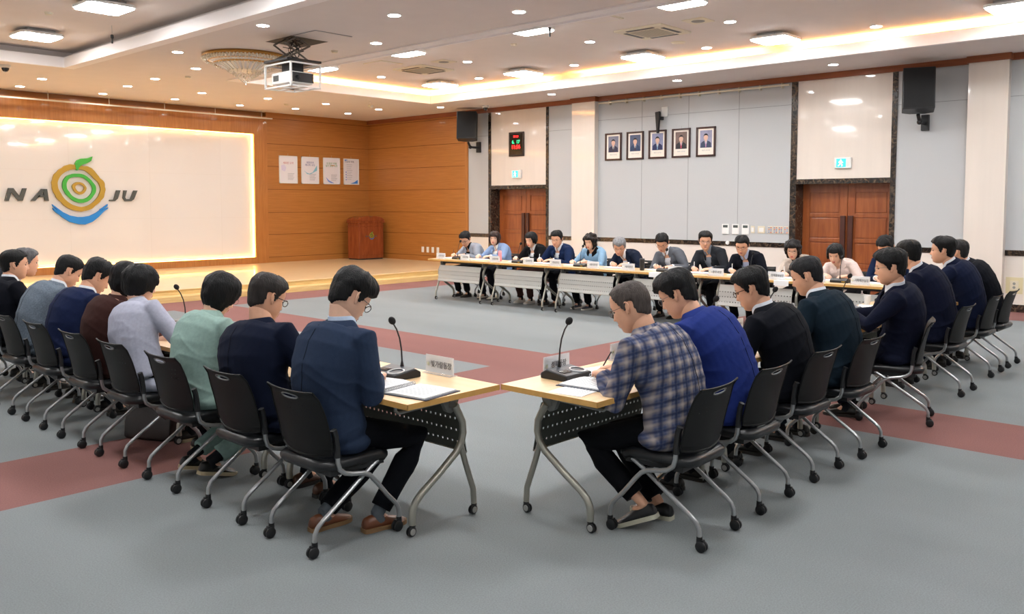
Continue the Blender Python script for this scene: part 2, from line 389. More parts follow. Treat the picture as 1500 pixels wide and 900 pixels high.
# ------------------------------------------------------------------ ceiling fittings
def place_copy(root, first, loc, rz, label, group):
    if first: root.location = loc; root.rotation_euler = (0, 0, rz); root['label'] = label; root['group'] = group; return root
    return dup(root, loc, rz, label, group)
dl = thing('downlight', '', 'ceiling light')
b = MB(); b.lathe([(.0001, -.004), (.075, -.004), (.078, 0)], 24); b.obj('lamp_disc', M_downe, dl)
b = MB(); b.lathe([(.078, -.0), (.078, -.006), (.092, -.004), (.094, 0)], 24, cap=False); b.obj('rim', M_wp, dl)
SOFF = [(-8.34, -11.23), (-9.12, -9.47), (-7.32, -9.58), (-8.94, -6.72), (-7.43, -12.51), (-7.96, -5.4), (-7.88, -3.67), (-7.78, -2.26), (-7.63, -.69), (-9.32, -2.1), (-9.24, -.66),
        (-6.26, -2.37), (-6.14, -.91), (-4.8, -2.56), (-4.53, -.9), (-3.31, -2.65), (-3.22, -1.25), (-1.74, -2.65), (-1.67, -1.3), (-1.01, -4.12), (-1.08, -7.7), (-1.02, -10.78), (-.85, -13.73),
        (-11, -2.3), (-11, -.8), (-12.6, -2.3), (-14.2, -2.3), (-1, -16.8), (-1, -19.8), (-7.6, -15.6), (-8.8, -15.2), (-7.6, -18.6), (-8.8, -18.4), (-15.2, -8), (-15.2, -12), (-15.2, -16), (-8.2, -22)]
CD = [(-5.66, -7.), (-4.06, -5.64), (-5.77, -9.6), (-4.18, -8.29), (-2.57, -6.99), (-5.81, -12.43), (-4.21, -11.13), (-2.55, -9.49), (-4.06, -13.54), (-2.46, -12.24), (-2.31, -14.96), (-5.8, -15.3), (-4.1, -16.3), (-5.8, -18.2), (-2.4, -17.7)]
def where(x, y):
    P = [('the stage', (-8, -1.5)), ('the ceiling projector', (-8.3, -8.9)), ('the crystal chandelier', (-8.06, -7.2)), ('the left door', (-1, -5.7)), ('the portraits', (-1, -9.7)), ('the right door', (-1, -13.6)), ('the podium corner', (-.8, -.8))]
    return min(P, key=lambda q: (q[1][0]-x)**2+(q[1][1]-y)**2)[0]
rank = {}
ords = ['nearest', 'second nearest', 'third nearest', 'fourth nearest', 'fifth nearest', 'sixth nearest', 'seventh nearest', 'eighth nearest', 'ninth nearest', 'tenth nearest', 'eleventh nearest', 'twelfth nearest', 'thirteenth nearest', 'fourteenth nearest', 'fifteenth nearest', 'sixteenth nearest']
def ranked(pts, noun):
    P = {'the stage backdrop': (-8, -.4), 'the ceiling projector': (-8.3, -8.9), 'the left door': (-1, -5.7), 'the portraits': (-1, -9.7), 'the right door': (-1, -13.6), 'the podium': (-.6, -.5)}
    ass = {}
    for i, (x, y) in enumerate(pts):
        k = min(P, key=lambda q: (P[q][0]-x)**2+(P[q][1]-y)**2); ass.setdefault(k, []).append(((P[k][0]-x)**2+(P[k][1]-y)**2, i))
    out = {}
    for k, l in ass.items():
        for r, (d, i) in enumerate(sorted(l)): out[i] = '%s, the %s to %s' % (noun, ords[min(r, 15)], k)
    return out
rk = ranked(SOFF, 'round recessed downlight in the flat soffit')
for i, (x, y) in enumerate(SOFF): place_copy(dl, i == 0, (x, y, H-.001), 0, rk[i], 'downlights in the flat soffit')
rk = ranked(CD, 'round downlight inside the right ceiling coffer')
for i, (x, y) in enumerate(CD): dup(dl, (x, y, H2-.001), 0, rk[i], 'downlights inside the right coffer')
pl = thing('panel_light', '', 'ceiling light')
b = MB(); b.prism([(-.28, -.24), (-.24, -.28), (.24, -.28), (.28, -.24), (.28, .24), (.24, .28), (-.24, .28), (-.28, .24)], -.05, -.035); b.obj('diffuser', M_lampe, pl, smooth=False)
b = MB(); b.prism([(-.3, -.25), (-.25, -.3), (.25, -.3), (.3, -.25), (.3, .25), (.25, .3), (-.25, .3), (-.3, .25)], -.035, .0); b.obj('housing', M_wp, pl, smooth=False)
b = MB(); b.box(-.2, .2, -.2, .2, 0, .05); b.box(-.26, -.22, -.1, .1, 0, .025); b.obj('mounting_plate', M_steel, pl, smooth=False)
PLL = [(-5.9, -6.05), (-5.9, -8.5), (-5.9, -11.3), (-5.9, -13.8), (-5.9, -16.8), (-5.9, -20), (-2.8, -6.05), (-2.8, -8.43), (-2.8, -11.2), (-2.75, -13.6), (-2.7, -16.85), (-2.7, -20), (-10.65, -8.2), (-10.55, -5.5), (-10.6, -11), (-10.6, -14), (-10.6, -17), (-10.6, -20.5), (-13.5, -5.5), (-13.5, -8.2), (-13.5, -11), (-13.5, -14), (-13.5, -17), (-13.5, -20.5)]
rk = ranked(PLL, 'square white panel light hung in a ceiling coffer')
for i, (x, y) in enumerate(PLL): place_copy(pl, i == 0, (x, y, H2-.05), 0, rk[i], 'square panel lights')
# cassette air conditioners
ac = thing('ceiling_air_conditioner', '', 'air conditioner')
b = MB(); b.box(-.42, .42, -.42, .42, -.03, 0); b.obj('cover', M_ivory, ac, smooth=False, bevel=.008)
b = MB(); b.box(-.24, .24, -.24, .24, -.036, -.03)
for k in range(12): b.box(-.23, .23, -.225+k*.04, -.21+k*.04, -.04, -.036)
b.obj('grille', mat('ac_grille', '#b9b09c', .6), ac, smooth=False)
for a in range(4):
    mx = Matrix.Rotation(a*pi/2, 4, 'Z'); b = MB(); b.box(-.24, .24, .3, .36, -.034, -.029, mx); b.obj('air_slot', M_black, ac, smooth=False)
for i, (x, y, l) in enumerate([(-4.15, -7.05, 'ceiling cassette air conditioner in the coffer toward the left door'), (-4.25, -12.35, 'ceiling cassette air conditioner in the coffer above the portraits'), (-12.1, -5.6, 'ceiling cassette air conditioner cut off at the top left corner')]):
    place_copy(ac, i == 0, (x, y, H2), 0, l, 'cassette air conditioners')
hp = thing('ceiling_hatch', '', 'access hatch')
b = MB(); b.box(-.26, .26, -.26, .26, -.012, 0); b.obj('frame', M_ivory, hp, smooth=False)
b = MB(); b.box(-.23, .23, -.23, .23, -.016, -.012); b.obj('hatch_panel', M_white, hp, smooth=False)
for i, (x, y, l) in enumerate([(-5.1, -7.0, 'square access hatch beside the far cassette air conditioner'), (-5.55, -12.3, 'square access hatch beside the nearer cassette air conditioner')]):
    place_copy(hp, i == 0, (x, y, H2), 0, l, 'access hatches')
sp = thing('ceiling_speaker', '', 'speaker')
b = MB(); b.box(-.17, .17, -.17, .17, -.014, 0); b.obj('plate', M_ivory, sp, smooth=False, bevel=.005)
b = MB(); b.lathe([(.0001, -.02), (.09, -.018), (.1, -.012)], 24); b.obj('grille', mat('speaker_mesh', '#8b8a84', .6), sp)
for i, (x, y, l) in enumerate([(-4.5, -8.0, 'square ceiling speaker plate with a round grille near the left door'), (-4.45, -13.25, 'square ceiling speaker plate with a round grille above the portraits'), (-12.4, -7.2, 'square ceiling speaker plate at the top left edge')]):
    place_copy(sp, i == 0, (x, y, H2), 0, l, 'ceiling speakers')
sd = tag(MB().lathe([(.0001, -.035), (.04, -.032), (.05, -.012), (.055, 0)], 20).obj('smoke_detector', M_ivory), '', 'smoke detector')
for i, (x, y, z, l) in enumerate([(-5.3, -14.5, H2, 'round smoke detector in the coffer near the top edge'), (-4.9, -10.1, H2, 'round smoke detector in the coffer midway'), (-7.35, -8.6, H, 'round smoke detector beside the projector hatch'), (-7.6, -4.4, H, 'round smoke detector between downlights before the stage'), (-3.9, -1.9, H, 'round smoke detector over the stage'), (-10.9, -7, H2, 'round smoke detector in the left coffer')]):
    if i == 0: o = sd
    else: o = sd.copy(); COL.objects.link(o)
    o.location = (x, y, z); o['label'] = l; o['group'] = 'smoke detectors'
dv = tag(MB().lathe([(.0001, -.015), (.1, -.012), (.12, 0)], 28).obj('ceiling_vent', M_ivory), 'round ceiling vent cover near the nearer air conditioner', 'vent'); dv.location = (-3.2, -12.15, H2)
# cctv domes
cv = thing('dome_camera', '', 'security camera')
b = MB(); b.lathe([(.0001, -.05), (.07, -.05), (.085, -.03), (.085, 0)], 24); b.obj('housing', M_wp, cv)
b = MB(); b.lathe([(.0001, -.12), (.035, -.11), (.055, -.08), (.06, -.05)], 24); b.obj('dome', mat('smoked_dome', '#15161a', .08, coat=1), cv)
for i, (x, y, l) in enumerate([(-.5, -5.15, 'black dome security camera above the left door'), (-10.33, -3.36, 'dome security camera at the far left edge of the ceiling')]):
    place_copy(cv, i == 0, (x, y, H), 0, l, 'dome security cameras')
bc = thing('bullet_camera', 'small white camera on a short arm under the soffit above the stage', 'security camera', (-2.95, -3.85, H))
MB().tube([(0, 0, 0), (0, 0, -.08), (.0, -.03, -.1)], .012).obj('arm', M_wp, bc)
MB().tube([(.02, .04, -.11), (-.02, -.1, -.13)], .035, 14).obj('body', M_ivory, bc)
for x, y, z0, l in ((-9.95, -6.75, H2, 'thin hanging rod with a black plug in the left coffer'), (-6.0, -11.8, H2, 'thin hanging rod with a hook in the right coffer')):
    hk = thing('hanging_hook', l, 'hook', (x, y, z0), 0, 'ceiling rods')
    MB().tube([(0, 0, 0), (0, 0, -.16)], .004, 6).obj('rod', M_steel, hk)
    MB().lathe([(.012, -.26), (.012, -.19), (.022, -.18), (.022, -.14), (.012, -.13)], 12).obj('plug', M_black, hk)
# chandelier
ch = thing('chandelier', 'round gold ceiling chandelier hung with tiers of crystal', 'chandelier', (-8.06, -7.2, H))
b = MB(); b.lathe([(.0001, -.015), (.6, -.015), (.64, -.03), (.62, 0)], 64); b.obj('ceiling_plate', M_gold, ch)
b = MB(); b.lathe([(.62, -.02), (.655, -.03), (.655, -.05), (.6, -.06)], 64, cap=False); b.lathe([(.47, -.125), (.485, -.13), (.485, -.15), (.46, -.155)], 64, cap=False); b.lathe([(.56, -.1), (.565, -.105), (.55, -.11)], 64, cap=False); b.obj('ring', M_gold, ch)
b = MB()
for k in range(72):
    a = 2*pi*k/72; x, y = math.cos(a), math.sin(a)
    for r_, z_, s_ in ((.645, -.07, .02), (.625, -.1, .018)): b.ell((x*r_, y*r_, z_), s_, s_, s_*1.2, 6)
for k in range(44):
    a = 2*pi*k/44; b.ell((math.cos(a)*.48, math.sin(a)*.48, -.165), .015, .015, .022, 6)
b.obj('crystal_beads', M_crystal, ch, angle=10)['kind'] = 'stuff'
b = MB()
for k in range(60):
    a = 2*pi*k/60; c, s_ = math.cos(a), math.sin(a)
    mx = Matrix.Rotation(a, 4, 'Z')
    b.loft([[mx @ Vector(p) for p in ring] for ring in ([(.61, -.022, -.075), (.61, .022, -.075), (.6, .022, -.07), (.6, -.022, -.07)], [(.47, -.018, -.14), (.47, .018, -.14), (.46, .018, -.13), (.46, -.018, -.13)])])
for k in range(30):
    a = 2*pi*k/30; mx = Matrix.Rotation(a, 4, 'Z')
    b.loft([[mx @ Vector(p) for p in ring] for ring in ([(.45, -.02, -.15), (.45, .02, -.15), (.44, .02, -.14), (.44, -.02, -.14)], [(.27, -.012, -.245), (.27, .012, -.245), (.26, .012, -.235), (.26, -.012, -.235)])])
b.obj('crystal_rods', mat('frosted_crystal', '#f1ece4', .12, coat=1), ch, smooth=False)
b = MB(); b.lathe([(.61, -.05), (.6, -.068), (.47, -.13)], 64, cap=False); b.lathe([(.46, -.13), (.44, -.14), (.27, -.232), (.2, -.25), (.0001, -.26)], 64, cap=False); b.obj('added_bowl', mat('added_bowl_cream', '#f3e7d2', .3), ch)  # cream bowl added behind the rods to brighten the dark gaps
b = MB()
for t in range(7):
    r_ = .27-.04*t; z_ = -.25-.028*t; n_ = max(3, int(r_*85))
    for k in range(n_):
        a = 2*pi*k/n_; b.ell((math.cos(a)*r_, math.sin(a)*r_, z_), .014, .014, .016, 6)
b.ell((0, 0, -.45), .012, .012, .02, 6)
b.obj('crystal_cone', M_crystal, ch, angle=10)
# projector lift
pj = thing('projector', 'white projector in a white wire cage lowered on a scissor lift', 'projector', (-8.4, -9.05, 3.34))
pj_h = .34
b = MB(); hx, hy = .24, .32
for x in (-hx, hx):
    for y in (-hy, hy): b.box(x-.012, x+.012, y-.012, y+.012, 0, pj_h)
for z in (0, pj_h-.02):
    for y in (-hy, hy): b.box(-hx, hx, y-.012, y+.012, z, z+.02)
    for x in (-hx, hx): b.box(x-.012, x+.012, -hy, hy, z, z+.02)
b.box(-hx, hx, -.06, .06, 0, .012); b.box(-.05, .05, -hy, hy, 0, .012)
b.obj('cage', M_wp, pj, smooth=False)
b = MB(); b.prism([(-.2, -.2), (-.16, -.25), (.16, -.25), (.2, -.2), (.2, .22), (.16, .26), (-.16, .26), (-.2, .22)], .06, .22); bd = b.obj('body', M_wp, pj, smooth=False, bevel=.012)
b = MB(); b.box(-.17, .17, -.262, -.25, .075, .205); b.lathe([(.0001, -.29), (.03, -.285), (.035, -.262)], 16, (-.08, 0, .14), 'y'); b.obj('connector_panel', M_black, bd, smooth=False)
b = MB()
for k in range(4): b.box(-.206, -.2, .05+.035*k, .07+.035*k, .1, .18)
b.obj('vent_slots', M_black, bd, smooth=False)
b = MB(); b.box(-.28, .28, -.3, .3, pj_h+.02, pj_h+.05); b.box(-.1, .1, -.12, .12, .22, pj_h+.02); b.obj('lift_plate', M_black, pj, smooth=False)
b = MB(); top = H-3.34; z0 = pj_h+.06
for y in (-.14, .14):
    zs = [z0+(top-z0+.1)*i/2 for i in range(3)]
    for i in range(2):
        [MB().tube([(-x_, y+dy_, zs[i]), (x_, y+dy_, zs[i+1])], .014, 6).obj('scissor_arm', mat('lift_steel', '#75706a', .5, .6), pj) for x_, dy_ in ((.2, 0), (-.2, .02))]
b = MB(); rr = random.Random(3)
for k in range(6):
    a = [(rr.uniform(-.12, .12), rr.uniform(-.16, .1), z0+(top-z0)*i/6+.02) for i in range(7)]; b.tube(a, .007, 6)
b.obj('cables', M_black, pj)
b = MB(); b.box(-.08, .54, -.1, .56, top-.004, top-.001); o = b.obj('hatch_shade', mat('hatch_shade_dark', '#4b4742', .8), pj, smooth=False)  # flat dark sheet, painted shade of the open hatch; the ceiling is uncut
b = MB(); b.box(-.08, .54, -.68, -.13, top-.006, top-.002); b.obj('hatch_frame', M_seam, pj, smooth=False)
b = MB(); b.box(-.07, .53, -.67, -.14, top-.01, top-.006); b.obj('hatch_door', M_white, pj, smooth=False)
# curtain tracks
b = MB(); b.box(XL+.5, -3.3, -.34, -.3, 3.86, 3.89); t1 = b.obj('track_bar', M_ivory, smooth=False)
tr = thing('curtain_track', 'long cream curtain track hung below the ceiling over the backdrop', 'curtain track'); t1.parent = tr
for k in range(10):
    MB().tube([(-3.6-1.25*k, -.32, 3.89), (-3.6-1.25*k, -.32, H)], .006, 6).obj('hanger', M_ivory, tr)
tr2 = thing('curtain_track', 'cream curtain track under the cornice above the portraits', 'curtain track')
MB().box(-.09, -.055, -12.6, -8.2, 3.9, 3.93).obj('track_bar', M_ivory, tr2, smooth=False)
for k in range(10): MB().box(-.085, -.0, -8.5-.44*k, -8.48-.44*k, 3.87, 3.96).obj('bracket', M_ivory, tr2, smooth=False)

# ------------------------------------------------------------------ wall things
def wall_speaker(y, z, yaw, label):
    t = thing('wall_speaker', label, 'speaker', (-.42, y, z), 0, 'black wall speakers')
    mx = Matrix.Rotation(yaw, 4, 'Z') @ Matrix.Rotation(R(8), 4, 'Y')
    b = MB(); b.prism([(-.2, -.24), (.12, -.24), (.2, -.12), (.2, .12), (.12, .24), (-.2, .24)], -.34, .34, mx); o = b.obj('cabinet', M_black, t, smooth=False, bevel=.012)
    b = MB(); b.box(-.206, -.2, -.22, .22, -.32, .32, mx); b.obj('grille', mat('speaker_grille', '#0f1012', .7), o, smooth=False)
    b = MB(); b.box(.36, .42, -.06, .06, -.62, -.36); b.tube([(.38, 0, -.5), (.1, 0, -.5), (.02, 0, -.38)], .03, 10); b.ell((.1, 0, -.5), .045, .045, .045, 10); b.obj('bracket', M_black, t)
wall_speaker(-4.45, 3.62, R(38), 'black loudspeaker on the wall beside the stage wood')
wall_speaker(-14.98, 3.56, R(20), 'black loudspeaker on the wall right of the right-hand door')
def exit_sign(y, z, label):
    t = thing('exit_sign', label, 'exit sign', (-.0, y, z), 0, 'green exit signs')
    MB().box(-.05, 0, -.16, .14, -.09, .1).obj('housing', M_wp, t, smooth=False, bevel=.006)
    f = MB().box(-.054, -.05, -.07, .1, -.07, .08).obj('lit_face', mat('exit_green', '#2fd3c0', .4, emit=1.1), t, smooth=False)
    b = MB(); X = -.0565
    def q(pts): b.prism([(p[0], p[1]) for p in pts], 0, .002, face_mx((X+.001, .015, .0), (0, -1, 0)))
    q([(-.012, .062), (.008, .062), (.008, .044), (-.012, .044)]); q([(-.022, .04), (.012, .04), (.006, -.005), (-.018, -.002)])
    q([(-.018, 0), (-.004, 0), (-.02, -.032), (-.05, -.05), (-.054, -.04), (-.032, -.026)]); q([(-.004, 0), (.008, -.002), (.03, -.03), (.02, -.055), (.01, -.052), (.016, -.03)])
    q([(.01, .036), (.04, .014), (.034, .006), (.006, .022)]); q([(-.02, .036), (-.044, .02), (-.038, .01), (-.014, .022)])
    b.obj('running_figure', mat('sign_white', '#ffffff', .5, emit=1.6), f, smooth=False)
exit_sign(-5.72, 2.43, 'green running-man exit sign above the left door')
exit_sign(-13.6, 2.44, 'green running-man exit sign above the right-hand door')
ck = thing('digital_clock', 'dark framed digital clock board with red and green figures', 'clock', (0, -5.72, 3.15))
MB().box(-.04, 0, -.24, .24, -.29, .29).obj('frame', mat('clock_frame', '#2b1c16', .3), ck, smooth=False, bevel=.008)
MB().box(-.044, -.04, -.2, .2, -.25, .25).obj('face', mat('clock_face', '#0a0a0a', .15), ck, smooth=False)
mr = mat('led_red', '#ff1f1f', .5, emit=2.2); mg = mat('led_green', '#25d67c', .5, emit=1.5)
place_text('time_digits', '11:56', .13, face_mx((-.046, 0, -.07), (0, -1, 0)), mr, ck, bold=.003)
place_text('date_digits', '6.  17', .11, face_mx((-.046, 0, .05), (0, -1, 0)), mg, ck, bold=.002)
place_text('top_digits', '20 24', .07, face_mx((-.046, 0, .18), (0, -1, 0)), mr, ck, bold=.001)
# portraits
PC = [('#7d7f92', '#2c2b45', '#3a2f2a'), ('#4a5878', '#253a5e', '#4b2028'), ('#8a8fb0', '#1b2250', '#7f9fc0'), ('#75605a', '#22242c', '#c04866'), ('#9a9ab4', '#34405a', '#b083a8')]
PLB = ['leftmost framed portrait, figure turned in a dark purple suit', 'second framed portrait, figure in a teal blue suit', 'middle framed portrait, figure in a bright navy suit', 'fourth framed portrait, brown backdrop and pink tie', 'rightmost framed portrait, grey suit and lilac tie']
for k, y in enumerate((-8.57, -9.13-.2, -9.9, -10.44, -10.82-.0)):
    y = (-8.57, -9.14, -9.7, -10.27, -10.84)[k]
    t = thing('portrait_frame', PLB[k], 'portrait', (0, y, 2.96), 0, 'framed portraits on the grey wall')
    b = MB(); W_, H_ = .215, .295
    b.box(-.04, -.0, -W_, -W_+.035, -H_, H_); b.box(-.04, 0, W_-.035, W_, -H_, H_); b.box(-.04, 0, -W_, W_, H_-.035, H_); b.box(-.04, 0, -W_, W_, -H_, -H_+.035)
    b.obj('frame', mat('portrait_wood', '#3b1a14', .3, coat=.3), t, smooth=False, bevel=.006)
    MB().box(-.014, -.0, -W_+.03, W_-.03, -H_+.03, H_-.03).obj('mount', mat('mount_card', '#efe6da', .7), t, smooth=False)
    bg, su, tie = PC[k]
    p = MB().box(-.017, -.014, -.135, .135, -.12, .225).obj('photo_print', mat('photo_bg%d' % k, bg, .5, var=.2, vscale=6), t, smooth=False)
    def flat(name, poly, mm, dx): MB().prism(poly, 0, .001, face_mx((-.0175-dx, 0, .0), (0, -1, 0))).obj(name, mm, p, smooth=False)
    hs = .01*(k-2)
    flat('suit', [(-.12, -.12), (.12, -.12), (.115, -.03), (.08, .0), (.03, .02), (-.03, .02), (-.08, .0), (-.115, -.03)], mat('photo_suit%d' % k, su, .6), 0)
    flat('shirt', [(-.028, .02), (.028, .02), (.0, -.11)], mat('photo_shirt', '#dfe0e4', .6), .001)
    flat('tie', [(-.008, .0), (.008, .0), (.012, -.1), (0, -.115), (-.012, -.1)], mat('photo_tie%d' % k, tie, .6), .002)
    flat('face', [(.048*math.cos(a)+.0, .085+.066*math.sin(a)) for a in [2*pi*i/16 for i in range(16)]]+[], mat('photo_face', '#d8b09c', .6), .0025)
    flat('neck', [(-.02, .0), (.02, .0), (.02, .04), (-.02, .04)], MC['photo_face'], .0015)
    flat('hair', [(.053*math.cos(a), .1+.062*math.sin(a)) for a in [pi*i/10 for i in range(11)]]+[(-.044, .108), (-.03, .125), (.03, .125), (.044, .108)], mat('photo_hair', '#17151a', .6), .0035)
    place_text('caption', '제%d대 나주시장' % (k+1), .03, face_mx((-.015, 0, -.175), (0, -1, 0)), M_print, t, depth=.0005)
    MB().tube([(-.005, 0, H_), (-.005, 0, H_+.05)], .003, 6).obj('hanging_hook', M_steel, t)
# wireless receiver above portraits
wr_ = thing('antenna_unit', 'black wedge-shaped antenna unit on the wall above the portraits', 'antenna', (0, -9.82, 3.42))
MB().prism([(-.1, .2), (.08, .2), (.1, .16), (.03, -.24), (-.02, -.24)], -.02, .02, face_mx((-.12, .05, 0), (-.5, -.8, 0))).obj('fin', M_black, wr_, smooth=False)
MB().box(-.12, -.02, -.03, .02, .03, .1).obj('arm', M_black, wr_, smooth=False)
MB().box(-.03, 0, -.12, .02, .1, .3).obj('wall_plate', M_wp, wr_, smooth=False)
# switches
SW = [(-11.3, 'thermostat', 'white thermostat panel at the left end of the switch row'), (-11.52, 'thermostat', 'white thermostat panel second in the switch row'), (-11.73, 'thermostat', 'white thermostat panel third in the switch row'), (-11.88, 'light_switch', 'narrow ivory switch right of the thermostats'), (-12.06, 'light_switch', 'ivory double rocker switch in the switch row'), (-12.24, 'button_panel', 'button panel just right of the double rocker switch'), (-12.35, 'button_panel', 'button panel second in the group by the marble strip'), (-12.45, 'button_panel', 'button panel third in the group by the marble strip'), (-12.56, 'button_panel', 'button panel touching the marble strip by the right-hand door')]
for y, kind, l in SW:
    t = thing(kind, l, 'wall control', (0, y, 1.22), 0, 'controls in the switch row')
    if kind == 'thermostat':
        MB().box(-.02, 0, -.075, .075, -.1, .1).obj('case', M_wp, t, smooth=False, bevel=.005)
        MB().box(-.022, -.02, -.05, .05, .03, .08).obj('display', mat('lcd_gray', '#4c5552', .3), t, smooth=False)
    elif kind == 'light_switch':
        wv = .04 if y > -12 else .075
        MB().box(-.012, 0, -wv, wv, -.07, .07).obj('plate', M_ivory, t, smooth=False, bevel=.004)
        MB().box(-.016, -.012, -wv*.6, wv*.6, -.04, .04).obj('rocker', M_wp, t, smooth=False)
    else:
        MB().box(-.012, 0, -.048, .048, -.07, .07).obj('plate', M_ivory, t, smooth=False, bevel=.004)
        for i in range(4):
            for j in range(2):
                MB().box(-.016, -.012, -.034+j*.04, -.006+j*.04, -.055+i*.03, -.038+i*.03).obj('button', mat('btn_red', '#b8504a', .5) if (i+j) % 3 == 0 else mat('btn_blue', '#5a78b0', .5), t, smooth=False)
o = tag(MB().lathe([(.0001, -.02), (.035, -.018), (.04, 0)], 20, (0, 0, 0), 'x').obj('call_button', M_wp), 'round white button on the dark marble band', 'button'); o.location = (-.012, -11.35, .95)
for i, (x, l) in enumerate([(-.001, 'first'), (-.001, 'second'), (-.001, 'third'), (-.001, 'fourth')]):
    y = -2.3-.2*i
    t = thing('light_switch', 'small white switch plate on the wood wall right of the podium, %s from the podium' % l, 'switch', (0, y, .5), 0, 'switch plates beside the podium')
    MB().box(-.012, 0, -.045, .045, -.075, .075).obj('plate', M_wp, t, smooth=False, bevel=.004); MB().box(-.016, -.012, -.02, .02, -.04, .04).obj('rocker', M_wp, t, smooth=False)
for y, l, c in ((-16.38, 'wall socket in a yellowed frame by the right pilaster', M_ivory), (-16.75, 'plain white wall socket at the right edge', M_wp)):
    t = thing('wall_socket', l, 'socket', (0, y, .42))
    if c is M_ivory: MB().box(-.006, 0, -.12, .12, -.13, .13).obj('stained_plate', mat('yellowed_plate', '#dcd0a6', .6), t, smooth=False)
    MB().box(-.016, 0, -.06, .06, -.075, .075).obj('plate', c, t, smooth=False, bevel=.004)
    for z in (-.03, .03):
        MB().lathe([(.0001, -.018), (.02, -.018), (.022, -.016)], 16, (0, 0, z), 'x').obj('outlet', mat('socket_gray', '#8f8f88', .5), t)
# posters
PO = [(-2.65, 'white framed poster with red headline, nearest the lit panel'), (-1.975, 'white framed poster with blue headline and teal wave'), (-1.28, 'white framed poster with green and orange headline'), (-.62, 'white framed poster with blue corners, nearest the room corner')]
HD = [('새로운 도약', '#c04a55'), ('대한민국\n에너지 수도', '#3a3f96'), ('더 좋은 미래\n살기 좋은 나주', '#4a9a4a'), ('시민의 약속', '#23304a')]
for k, (x, l) in enumerate(PO):
    t = thing('poster', l, 'poster', (x, 0, 2.62), 0, 'posters on the wood wall'); w2, h2 = .275 if k < 3 else .26, .36
    b = MB(); b.box(-w2, -w2+.025, -.025, 0, -h2, h2); b.box(w2-.025, w2, -.025, 0, -h2, h2); b.box(-w2, w2, -.025, 0, h2-.025, h2); b.box(-w2, w2, -.025, 0, -h2, -h2+.025)
    b.obj('frame', M_wp, t, smooth=False)
    MB().box(-w2+.02, w2-.02, -.012, 0, -h2+.02, h2-.02).obj('sheet', mat('poster_sheet', '#e9e6ea', .5), t, smooth=False)
    mh = mat('poster_head%d' % k, HD[k][1], .6)
    place_text('headline', HD[k][0], .065, face_mx((-.0 if k != 3 else -.06, -.014, .17 if k != 3 else .27), (1, 0, 0)), mh, t, depth=.0005)
    b = MB()
    for i in range(6 if k != 3 else 9):
        zz = -.1-.032*i if k != 3 else .19-.05*i; x0_ = (-.02 if k != 3 else -.16)
        b.box(x0_, x0_+.2-.02*(i % 3), -.0135, -.012, zz-.004, zz+.004)
    b.obj('text_lines', M_print, t, smooth=False)
    def art(poly, col, nm='artwork'): MB().prism(poly, 0, .001, face_mx((0, -.0125, 0), (1, 0, 0))).obj(nm, mat('art'+col, col, .6), t, smooth=False)
    if k == 0: art([(-.22, .1), (-.12, .13), (-.06, .05), (-.1, -.05), (-.2, -.02)], '#dcd6ea')
    if k == 1: art([(-.2, .0), (-.12, -.06), (-.03, -.09), (.08, -.05), (.22, .14), (.22, .0), (.12, -.05), (.0, -.11), (-.1, -.1)], '#8cc7d8')
    if k == 2: art([(-.2, -.16), (-.1, -.25), (.08, -.33), (-.02, -.33), (-.12, -.29)], '#7f9ede'); art([(-.02, .16), (.1, .16), (.1, .14), (-.02, .14)], '#e08a4a')
    if k == 3:
        art([(-.22, .33), (-.1, .33), (-.22, .29)], '#4a86d0'); art([(-.04, -.33), (.22, -.33), (.22, -.22), (.1, -.29)], '#4a8edc')
        for i in range(4): art([(-.19, .0-.07*i), (-.165, .0-.07*i), (-.165, -.03-.07*i), (-.19, -.03-.07*i)], '#3f6fd0')
    MB().tube([(0, -.004, h2), (0, -.004, h2+.06)], .003, 6).obj('hanging_hook', M_steel, t)
# ------------------------------------------------------------------ city emblem on the glass
def EP(pts): return [((x-712)/442, -(y-425)/422) for x, y in pts]
E_OO = EP([(630, 210), (690, 212), (760, 220), (830, 235), (870, 275), (905, 320), (945, 360), (960, 425), (950, 480), (925, 530), (880, 570), (830, 610), (740, 637), (660, 628), (600, 605), (550, 560), (500, 500), (470, 430), (468, 380), (485, 315), (520, 275), (570, 235)])
E_OI = EP([(690, 252), (770, 262), (810, 290), (850, 330), (900, 380), (915, 430), (895, 490), (855, 540), (800, 580), (740, 597), (670, 585), (600, 545), (550, 480), (522, 420), (520, 370), (545, 320), (590, 280), (640, 258)])
E_GO = EP([(700, 292), (760, 300), (800, 325), (840, 365), (870, 410), (870, 450), (840, 500), (800, 540), (740, 560), (680, 550), (620, 510), (580, 460), (562, 410), (570, 360), (600, 320), (650, 297)])
E_GI = EP([(700, 322), (750, 328), (790, 352), (820, 385), (838, 425), (830, 460), (800, 500), (765, 520), (720, 525), (670, 510), (625, 465), (600, 420), (602, 375), (625, 340), (665, 324)])
E_IO = EP([(680, 375), (730, 372), (765, 395), (782, 425), (765, 460), (730, 482), (690, 470), (660, 440), (650, 405)])
E_II = EP([(700, 392), (735, 392), (760, 420), (745, 450), (715, 458), (688, 440), (678, 410)])
E_LF = EP([(845, 130), (830, 172), (790, 195), (740, 212), (715, 235), (705, 262), (695, 262), (685, 235), (683, 200), (700, 170), (740, 153), (800, 148)])
E_BL = EP([(505, 605), (560, 645), (620, 675), (690, 690), (740, 690), (800, 682), (860, 655), (915, 618), (940, 640), (890, 690), (830, 735), (760, 760), (700, 757), (620, 735), (550, 690), (505, 645)])
E_BS = [EP(q) for q in ([(465, 572), (530, 622), (520, 632), (470, 590)], [(470, 605), (540, 640), (530, 655), (472, 615)], [(470, 620), (560, 660), (545, 680), (500, 650)], [(980, 570), (900, 622), (915, 636), (976, 590)], [(985, 604), (915, 630), (925, 650), (980, 614)])]
